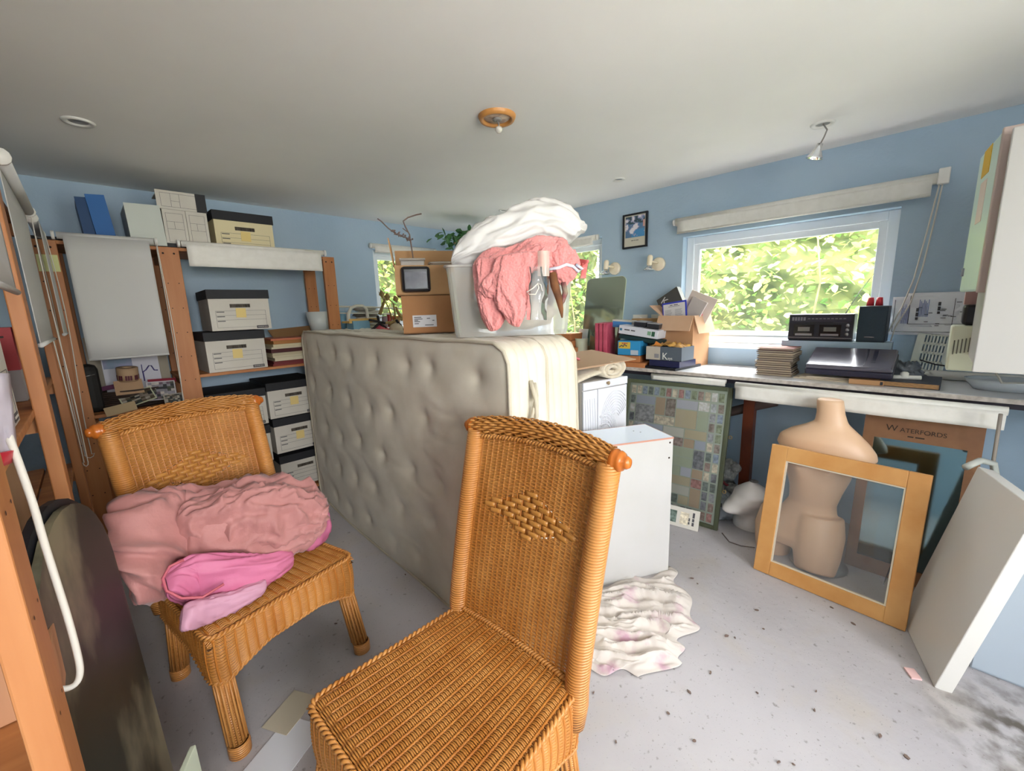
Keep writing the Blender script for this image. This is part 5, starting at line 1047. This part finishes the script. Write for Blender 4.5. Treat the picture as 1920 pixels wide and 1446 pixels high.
for k in range(9):
    r_ = .035+.014*k; pts = [(.24+r_*.75*math.cos(a), -.0135, .70+r_*1.1*math.sin(a)) for a in [PI*(.15+.9*i/14) for i in range(15)]]; pts = [p for p in pts if .108 < p[0] < .322 and .11 < p[2] < .88]
    if len(pts) > 2: mb.tube(pts, .003, 5)
O('carving', mb, WD, dr); mb = MB()
for k in range(5): mb.tube([(.01+.017*k+.012*math.sin(s*3), -.0135, .12+.72*s) for s in [i/12 for i in range(13)]], .003, 5)
O('carving', mb, WD, t); O('knob', MB().lathe([(.0001, .018), (.010, .014), (.006, 0)], 12, Matrix.Translation((.17, -.012, .912)) @ Matrix.Rotation(PI/2, 4, 'X')), mat('tan_knob', '#a08a6c', .5), t)
# rolled cream rug on top
fleece = mat('cream_fleece', '#d9cdb8', .9, '#cfc2ab', 40, bump=.004, bscale=120, sheen=.4)
t = T('rolled_rug', 'thick cream fleece rug rolled up on the white chest', 'rug', (1.745, 1.235, .932), (0, 0, math.radians(-12)))
def spiral(a, b):
    th = a*2*PI*2.1; r_ = .018+.050*a; x, z = .20+r_*1.35*math.cos(th), .052+r_*.72*math.sin(th)
    return (x, -.03+.40*b+.004*hnoise(a*9, b*3, 2), max(.004, z))
O('rolled_sheet', MB().grid(spiral, 90, 10), fleece, t, solid=.014); O('flat_part', MB().grid(lambda a, b: (-.05+.26*a, -.02+.38*b, .012+.030*math.sin(PI*a*.7)), 20, 6), fleece, t, solid=.016)
tan_m = mat('tan_card', '#b08a5c'); 
t = T('card_sheet', 'large tan card laid over the rolled rug', 'card', (1.72, 1.24, 1.010), (.05, -.05, math.radians(-20))); O('sheet', B(-.10, -.02, 0, .36, .38, .004), mat('tan_board', '#b9987a', .8), t); O('second_sheet', B(-.16, -.0, -.010, .20, .36, -.006), mat('tan_board', '#b9987a'), t)
t = T('magazine', 'blue grey magazine on the tan card', 'magazine', (1.70, 1.40, 1.022), (0, -.04, .5)); O('pages', B(-.09, -.06, 0, .10, .07, .008), mat('magazine_cover', '#6d7286', .3, '#c8ccd6', 10), t)
t = T('magazine', 'scarlet magazine beside the blue grey one', 'magazine', (1.82, 1.46, 1.024), (0, -.03, -.1)); O('pages', B(-.06, -.05, 0, .09, .06, .006), mat('scarlet_cover', '#d8463c', .4), t)
t = T('case', 'grey blue case at the left of the magazines', 'case', (1.66, 1.44, 1.034), (0, 0, -.7)); O('case_body', B(-.05, -.05, 0, .03, .05, .035), mat('grey_blue_plastic', '#5b6579', .3), t, bevel=.006)
t = T('hair_tie', 'pink twisted ribbon on the tan card', 'ribbon', (1.85, 1.36, 1.03)); O('loop', MB().tube([(.03*math.cos(a), .018*math.sin(2*a), .006+.004*math.sin(3*a)) for a in [2*PI*i/24 for i in range(24)]], .006, 6, closed=True), mat('rose_satin', '#d0707c', .5), t)
# white cabinet lying in front
cb = mat('white_melamine', '#c6c4c2', .5, '#bfbdb9', 3); rr_ = math.radians(-30.0)
t = T('cabinet_carcass', 'white melamine cabinet with chipped edges behind the front chair', 'cabinet', (1.862, .797, 0), (0, 0, PI+rr_))
# local x runs away to the left along the face, local -y is the back
O('carcass', B(0, -.235, 0, .52, 0, .694), cb, t, bevel=.0015); O('top_panel', B(0, -.237, .694, .522, .002, .700), mat('blue_white_top', '#dfe7f2', .2), t)
for x0, y0, x1, y1 in ((-.001, -.238, .522, -.236), (-.001, .001, .522, .003), (-.001, -.238, .001, .003)): O('worn_edging', B(x0, y0, .693, x1, y1, .7005), mat('pinkish_chipboard', '#c08a76', .7), t)
mb = MB(); 
for x_, z_ in ((.018, .675), (.02, .60)): mb.lathe([(.0001, 0), (.005, 0)], 10, Matrix.Translation((x_, .0008, z_)) @ Matrix.Rotation(-PI/2, 4, 'X'))
for x_, y_ in ((.12, -.15), (.10, -.12)): mb.lathe([(.0001, 0), (.004, 0)], 10, Matrix.Translation((x_, y_, .7008)))
O('screw_hole', mb, hole_m, t)
# dust sheet on the floor
def sheet(a, b):
    Ls = [(1100, 1108), (1095, 1130), (1090, 1160), (1085, 1195), (1082, 1225), (1080, 1245)]; Rs = [(1255, 1070), (1278, 1110), (1312, 1180), (1272, 1205), (1282, 1242), (1200, 1265)]
    f = b*5-1e-6; i = int(max(0, f)); f -= i; s_ = f*f*(3-2*f) if False else f
    l = Vector(Ls[i]).lerp(Vector(Ls[i+1]), s_); r_ = Vector(Rs[i]).lerp(Vector(Rs[i+1]), s_); l = l-Vector((70, -12)); p = l.lerp(r_, a)+Vector((9*math.sin(b*31)*a, 7*math.sin(a*17+3*b))); q = atZ(p.x, p.y, 0)
    e = min(1, min(b, 1-b, 1-a, a+.3)*9); w = q.x*5-q.y*2; cr = (q.x-q.y)*.707; ac = (q.x+q.y)*.707; ac2 = ac+.05*hnoise(cr*4, ac*4, 9); fz = max(0, 1-1.5*abs(hnoise(cr*3.0+.5*ac, ac2*15+cr*2.5, 3, 3)))**1.6
    q.z = .004+e*(.042*fz+.005*hnoise(q.x*22, q.y*22, 4)); q.z = max(.003, q.z); return tuple(q)
sm = mat('floral_dust_sheet', '#cfc6be', .75, '#bf9aa8', 9, detail=5, lo=.55, hi=.68)
tag(O('dust_sheet', MB().grid(sheet, 150, 120), sm, solid=.002), 'crumpled cream and mauve floral sheet on the floor by the cabinet', 'sheet')

# ================================================================== under the bench
green_fr = mat('dark_green_frame', '#4f553f', .4); 
def basis(BL, BR, TL, th=0):
    X = (BR-BL).normalized(); Z = (TL-BL); Z = (Z-X*Z.dot(X)).normalized(); Y = Z.cross(X); M = Matrix((X, Y, Z)).transposed().to_4x4(); M.translation = (BL+BR)/2; return M
def at_matrix(t, M): t.matrix_world = M; return t
BR = Vector((2.405, .750, .002)); BL = Vector((2.372, 1.40, .002)); TL = Vector((2.515, 1.395, .83)); w = (BR-BL).length; h = 1.0*(TL-BL).length
t = frame_picture('framed_collage', 'large green framed collage of small photographs leaning under the bench', 'picture', (0, 0, 0), (0, 0, 0), w, h, .024, .022, green_fr, 'mount', mat('pale_green_mount', '#b9c6b4', .6)); at_matrix(t, basis(BL, BR, TL))
tints = ['#5c5f66', '#8d8f93', '#9c6258', '#4f5f57', '#7a6a5c', '#a9aeb0', '#3e4650', '#c9bda4', '#76879c', '#8a6f62', '#6e7a55', '#d6d3c8']
tm = [mat('snapshot_%d' % i, c, .4, '#%02x%02x%02x' % tuple(min(255, int(c[k:k+2], 16)+55) for k in (1, 3, 5)), 55, detail=2) for i, c in enumerate(tints)]
def pic(x, z, pw, ph, k, y=.0065): O('photo_print', B(x, y, z, x+pw, y+.003, z+ph), tm[k % len(tm)], t)
r = random.Random(11); x0, x1, z0, z1 = -w/2+.034, w/2-.034, .034, h-.034; W_ = x1-x0; H_ = z1-z0
cwid = W_/15.5
for i in range(15): pic(x0+i*W_/15+.004, z1-.058, cwid*.78, .052, r.randrange(12)); pic(x0+i*W_/15+.004, z0, cwid*.78, .050, r.randrange(12))
for j in range(11):
    zz = z0+.062+j*(H_-.125)/11
    for c in (x1-cwid*.85, x1-cwid*1.95): pic(c, zz, cwid*.78, .05, r.randrange(12))
    pic(x0+.004, zz, cwid*.78, .05, r.randrange(12))
# inner patchwork of texts and pictures
ix0, ix1, iz0, iz1 = x0+cwid*1.05, x1-cwid*2.1, z0+.060, z1-.066; nx_, nz_ = 7, 11; pale = [mat('clipping_%d' % i, c, .6) for i, c in enumerate(('#b9c4a6', '#cdbf9a', '#c9cbd6', '#b7c0cf', '#d8d6c8', '#c4a987'))]
occ = [[0]*nz_ for _ in range(nx_)]; cw_, ch_ = (ix1-ix0)/nx_, (iz1-iz0)/nz_
for i in range(nx_):
    for j in range(nz_):
        if occ[i][j]: continue
        a, b = (2 if r.random() < .45 and i+1 < nx_ and not occ[i+1][j] else 1), (2 if r.random() < .4 and j+1 < nz_ and not occ[i][j+1] else 1)
        for p_ in range(a):
            for q_ in range(b):
                if i+p_ < nx_ and j+q_ < nz_: occ[i+p_][j+q_] = 1
        text_ = r.random() < .66; m_ = pale[r.randrange(6)] if text_ else tm[r.randrange(12)]
        O('clipping' if text_ else 'photo_print', B(ix0+i*cw_+.003, .006+.0005*((i+j) % 2), iz0+j*ch_+.003, ix0+(i+a)*cw_-.003, .0095, iz0+(j+b)*ch_-.003), m_, t)
O('picture_glass', B(-w/2+.02, .0045, .02, w/2-.02, .0055, h-.02), clear('picture_glass_sheet', '#ffffff', .03, .04, .12), t)
for zz in (.28, .66): O('hanging_ring', MB().tube([(w/2+.012+.009*math.cos(a), .012, h*zz+.009*math.sin(a)) for a in [2*PI*i/12 for i in range(12)]], .002, 5, closed=True), mat('brass', '#c9a860', .3, metal=.8), t)
BL2 = Vector((2.27, 1.22, .002)); BR2 = Vector((2.325, .830, .002)); t = T('newspaper_board', 'narrow white printed board with photographs leaning on the collage', 'board', (0, 0, 0)); at_matrix(t, basis(BL2, BR2, BL2+Vector((.05, 0, .115)))); ww = (BR2-BL2).length
O('board', B(-ww/2, 0, 0, ww/2, .005, .115), mat('newsprint_white', '#d9d3c8', .7), t)
for k, (a, b) in enumerate(((-.12, .05), (-.04, .05), (.02, .05), (.09, .05))): O('printed_photo', B(a, -.001, .02, a+b, 0, .09), tm[[0, 5, 3, 7][k]], t)
bars('heading', (.03, .018, .02), .004, .012, ink_m, t, (.165, -.0006, .06), (PI/2, PI/2, 0)); bars('heading', (.018, .014), .004, .010, ink_m, t, (.142, -.0006, .045), (PI/2, PI/2, 0))
tag(O('cable', MB().tube([(2.40, .72, .004), (2.33, .66, .004), (2.33, .60, .004), (2.36, .54, .004)], .003, 6), mat('brown_flex', '#6f6460', .6)), 'thin dark cable on the floor beside the framed collage', 'cable')
# white polystyrene wig head / lamp shape and soft toys
pw = mat('matt_white_vinyl', '#e6e1dd', .5)
t = T('display_dummy', 'white featureless display head lying on its side under the bench', 'display head', (2.62, .63, 0), (0, 0, 0)); mb = MB()
def hd(a, b):
    th = 2*PI*a; z = .30*b; r_ = (.095 if b < .15 else .092-.02*math.sin(PI*b)) if b < .6 else .088; r_ = [.098, .096, .085, .075, .085, .098, .092, .05, .0][min(8, int(b*8))]+( [.098, .096, .085, .075, .085, .098, .092, .05, .0][min(8, int(b*8)+1)]-[.098, .096, .085, .075, .085, .098, .092, .05, .0][min(8, int(b*8))])*(b*8-int(b*8))
    nose = .10*math.exp(-((th-2.55)/.5)**2-((b-.52)/.14)**2); return ((r_+nose)*math.cos(th), (r_+nose)*math.sin(th), z)
mb.grid(hd, 48, 40); O('head_form', mb, pw, t, rot=(0, -.18, 0)); O('neck_socket', MB().lathe([(.0001, 0), (.012, .002), (.022, .004), (.024, 0)], 18, Matrix.Translation((-.045, -.01, .291)) @ Matrix.Diagonal((1, 1, 1, 1))), mat('grey_socket', '#6d6763', .4), t)
t = T('soft_toy', 'grey white fluffy soft toy with a red ribbon slumped under the bench', 'toy', (2.78, .86, 0)); fz = mat('grey_white_plush', '#b9b8b4', .95, '#8f918e', 30, bump=.01, bscale=60)
for c, s in (((0, 0, .10), (.10, .09, .10)), ((0, -.02, .24), (.08, .08, .07)), ((-.03, -.09, .28), (.03, .03, .03)), ((-.03, .05, .29), (.03, .03, .03)), ((-.08, -.10, .16), (.04, .05, .03))): lump('plush', fz, t, c, s, .25, s[0]*90, 20)
O('ribbon', MB().tube([(-.09, .03, .26), (-.10, -.02, .22), (-.10, -.05, .19), (-.09, -.08, .17)], .008, 6), mat('dark_red_ribbon', '#8a2f33', .6), t)
t = T('plastic_bag', 'grey white plastic bag on the floor behind the white display head', 'bag', (2.62, .80, 0)); lump('bag', mat('white_bag_dim', '#a9aeb4', .4), t, (0, 0, .07), (.09, .09, .08), .35, 6, 24); O('print', B(-.096, -.03, .10, -.094, .01, .125), ink_m, t)
# mannequin
sk = mat('flesh_mannequin_plastic', '#dab694', .42, '#d5ae8c', 3)
t = T('mannequin', 'flesh coloured female torso mannequin standing under the bench front', 'mannequin', (0, 0, 0))
MX = 2.41; secs = [  # py, px left, px right, depth
    (748, 1531, 1583, .052), (775, 1531, 1586, .052), (792, 1527, 1592, .055), (801, 1508, 1604, .065), (810, 1482, 1618, .085), (822, 1462, 1634, .10), (838, 1456, 1648, .105), (851, 1462, 1650, .105), (857, 1470, 1612, .11), (870, 1468, 1604, .115), (890, 1474, 1597, .11), (915, 1480, 1582, .095), (940, 1478, 1570, .088), (960, 1462, 1572, .095), (980, 1440, 1577, .105), (1000, 1428, 1578, .112), (1015, 1424, 1578, .105)]
mb = MB(); n = 40; rings = []
for py, a, b, d in secs:
    pl, pr = atX(a, py, MX), atX(b, py, MX); c = (pl+pr)/2; hw = abs(pl.y-pr.y)/2; ring = []
    for k in range(n):
        th = 2*PI*k/n; cy, sx = math.cos(th), math.sin(th); x = -math.copysign(abs(sx)**.9, sx)*d*.9; z = c.z
        if 855 <= py <= 900 and sx > 0:
            for s in (-1, 1): x -= .035*math.exp(-((cy-s*.45)/.27)**2)*math.exp(-((py-873)/14)**2)
        if 930 < py < 1000: x += (.010 if sx > 0 else -.0)
        ring.append((MX+x, c.y-cy*hw, z))
    rings.append(ring)
vs = [p for r_ in rings for p in r_]; fs = [(i*n+k, i*n+(k+1) % n, (i+1)*n+(k+1) % n, (i+1)*n+k) for i in range(len(rings)-1) for k in range(n)]+[tuple(range(n)), tuple((len(rings)-1)*n+k for k in range(n-1, -1, -1))]
mb.add(vs, fs, True)
def limb(pts):
    V_ = [atX(a, b, x) for a, b, x, r_ in pts]; mb.tube(V_, [r_ for a, b, x, r_ in pts], 24)
limb([(1536, 965, 2.41, .10), (1534, 1000, 2.39, .108), (1530, 1040, 2.36, .098), (1526, 1072, 2.33, .082)]); limb([(1462, 955, 2.43, .085), (1452, 985, 2.43, .092), (1450, 1012, 2.43, .086), (1448, 1035, 2.44, .076)])
o = O('torso', mb, sk, t); md = o.modifiers.new('remesh', 'REMESH'); md.mode = 'VOXEL'; md.voxel_size = .0075; md.use_smooth_shade = True; md = o.modifiers.new('smooth', 'SMOOTH'); md.factor = .5; md.iterations = 7
O('stand_rod', MB().tube([(2.42, .27, .0), (2.42, .27, .35)], .012, 8), mat('steel', '#b9b9b9'), t); O('stand_base', MB().lathe([(.0001, .0), (.12, .0), (.12, .008), (.0001, .010)], 30, Matrix.Translation((2.42, .27, 0))), mat('steel', '#b9b9b9'), t)
# wooden framed window sash leaning in front
old_m = mat('old_orange_pine', '#c08647', .5, '#cf9a5c', 7, (1, 1, 1), detail=6)
BL, BR = Vector((2.157, .494, .003)), Vector((2.103, -.064, .003)); up = atX(1462, 836, 2.27); w = (BR-BL).length
M = basis(BL, BR, Vector((2.27, up.y, up.z))); h = (Vector((2.27, .45, up.z))-Vector((2.157, .45, 0))).length
t = frame_picture('glazed_frame', 'old orange pine frame with clear glass leaning in front of the mannequin', 'frame', (0, 0, 0), (0, 0, 0), w, h, .068, .032, old_m, 'glass_pane', glass_m); at_matrix(t, M)
for (a, b, c, d) in ((-w/2+.068, -w/2+.074, .068, h-.068), (w/2-.074, w/2-.068, .068, h-.068), (-w/2+.074, w/2-.074, .068, .074), (-w/2+.074, w/2-.074, h-.074, h-.068)): O('putty_bead', B(a, .004, c, b, .016, d), mat('cream_bead', '#cfc3ae', .6), t)
O('worn_patch', MB().lathe([(.0001, -.0012), (.012, -.0008)], 12, Matrix.Translation((-w/2+.03, 0, .05)) @ Matrix.Rotation(PI/2, 4, 'X')), mat('pale_wood_patch', '#d9b98c', .7), t)
# crate-framed mirror behind
cr_m = mat('brown_crate_board', '#8d6342', .6, '#7d5538', 8)
BL, BR = Vector((2.50, .175, .003)), Vector((2.48, -.215, .003)); TLz = atX(1640, 770, 2.60); w = (BR-BL).length
t = T('crate_mirror', 'brown board framed mirror with dark stamped lettering, behind the pine frame', 'mirror', (0, 0, 0)); at_matrix(t, basis(BL, BR, Vector((2.60, TLz.y, TLz.z)))); h = .775
O('frame_rail', B(-w/2, 0, 0, -w/2+.042, .02, h), cr_m, t); O('frame_rail', B(w/2-.042, 0, 0, w/2, .02, h), cr_m, t); O('head_board', B(-w/2+.042, 0, h-.115, w/2-.042, .02, h), cr_m, t); O('frame_rail', B(-w/2+.042, 0, 0, w/2-.042, .02, .07), cr_m, t)
O('mirror_glass', B(-w/2+.04, .006, .068, w/2-.04, .010, h-.113), mat('old_mirror', '#7f9496', .08, metal=1), t)
wm = mat('stamp_ink_brown', '#33261b', .8); text('lettering', 'W', .040, wm, t, (-.095, -.0012, h-.063), FR); text('lettering', 'ATERFORDS', .028, wm, t, (.010, -.0012, h-.066), FR); bars('small_print', (.02, .03), .006, .006, wm, t, (-.01, -.0006, h-.092), FR)
O('nail_hole', MB().lathe([(.0001, -.0012), (.005, -.001)], 10, Matrix.Translation((0.0, 0, h-.03)) @ Matrix.Rotation(PI/2, 4, 'X')), hole_m, t)
tag(O('dark_brush', MB().tube([(2.40, -.02, .50), (2.40, -.025, .44), (2.40, -.02, .38), (2.395, -.012, .33), (2.36, .0, .16), (2.33, .02, .05)], [.012, .02, .016, .006, .003, .002], 8), black_m), 'dark brush with a thin tail hanging behind the pine frame glass', 'brush')
# leaning white panel and the cabinet behind it
P2 = Vector((1.845, -.145, .002)); P1 = P2+Vector((.367, .099, 0))
Tt = P1+Vector((.054, -.201, .978))*.70; Mx = (P2-P1); L1 = Tt-P1
t = T('leaning_shelf', 'thick white shelf panel leaning tilted against the low cabinet at the right', 'panel', (0, 0, 0)); X = Mx.normalized(); Z = (L1-X*L1.dot(X)).normalized(); Y = Z.cross(X)
M = Matrix((X, Y, Z)).transposed().to_4x4(); M.translation = P1; t.matrix_world = M; print('PANEL', P1, Tt, L1.length, Y)
sgn = 1 if Y.y < 0 else -1
O('board', B(0, min(0, sgn*.045), 0, Mx.length, max(0, sgn*.045), .70), mat('white_shelf_panel', '#d2cfc9', .35), t, bevel=.003)
t = T('low_cabinet', 'low blue grey white cabinet behind the leaning white panel', 'cabinet', (2.03, -.236, 0), (0, 0, 0)); O('carcass', B(.012, -.72, 0, .45, 0, .42), mat('blue_grey_cabinet', '#a9b3bd', .5), t, bevel=.002); O('door', B(0, -.135, .012, .012, -.002, .415), mat('blue_grey_cabinet', '#a9b3bd'), t, bevel=.002); O('door', B(0, -.70, .012, .012, -.138, .415), mat('blue_grey_cabinet', '#a9b3bd'), t, bevel=.002)
tag(O('hose', MB().tube([(2.42, -.235, .86), (2.43, -.24, .66), (2.45, -.245, .422)], .006, 6), mat('grey_hose', '#8f857c', .6)), 'grey hose hanging behind the leaning white panel', 'hose'); tag(O('hose', MB().tube([(2.30, -.16, .66), (2.36, -.20, .68), (2.42, -.24, .66), (2.44, -.26, .58), (2.43, -.26, .51)], .012, 8), mat('pale_hose', '#b3b5ae', .5)), 'pale bent pipe above the low cabinet', 'pipe')
# floor litter
brown = mat('dead_leaf', '#75635a', .9); 
for k, (px, py) in enumerate([(1297, 1085), (1308, 1095), (1362, 1193), (1378, 1196), (1432, 1180), (1332, 1262), (1292, 1298), (1155, 1392), (1113, 1300), (1253, 1338), (1302, 1390), (1460, 1430), (1527, 1332), (1530, 1297), (1488, 1434), (1420, 1145), (760, 1078), (630, 1170), (1420, 1300), (1560, 1140), (1600, 1170), (720, 1010), (1700, 1420), (1650, 1380)]):
    p = atZ(px, py, .002); mb = MB(); r = random.Random(k); L = r.uniform(.004, .010); pts = [(L*math.cos(a)*r.uniform(.6, 1.2), L*.5*math.sin(a)*r.uniform(.6, 1.3)) for a in [2*PI*i/7 for i in range(7)]]
    mb.prism(pts, .003, Matrix.Rotation(r.uniform(-.2, .2), 4, 'X')); tag(O('leaf_litter', mb, brown, loc=p, rot=(0, 0, r.uniform(0, 6))), 'tiny dead leaf scrap lying on the pale floor', 'litter', 'dead leaf scraps scattered on the floor')
tag(O('paper_scrap', B(-.02, -.015, 0, .025, .015, .006), mat('pink_tissue', '#e0b9b6', .8), loc=atZ(1712, 1266, .001), rot=(0, 0, .5)), 'small pink paper scrap at the foot of the white panel', 'paper')
for k, (px, py, w_, h_, c, s) in enumerate(((530, 1410, .20, .14, '#d9dbe2', 'blue white sheet of paper on the floor between the two chairs'), (545, 1335, .14, .10, '#c2b8a4', 'tan sheet of paper on the floor beside the front chair'))): 
    p = atZ(px, py, .001+.002*k); tag(O('paper', B(-w_/2, -h_/2, 0, w_/2, h_/2, .002), mat('floor_paper_%d' % k, c, .7), loc=p, rot=(0, 0, .5)), s, 'paper')
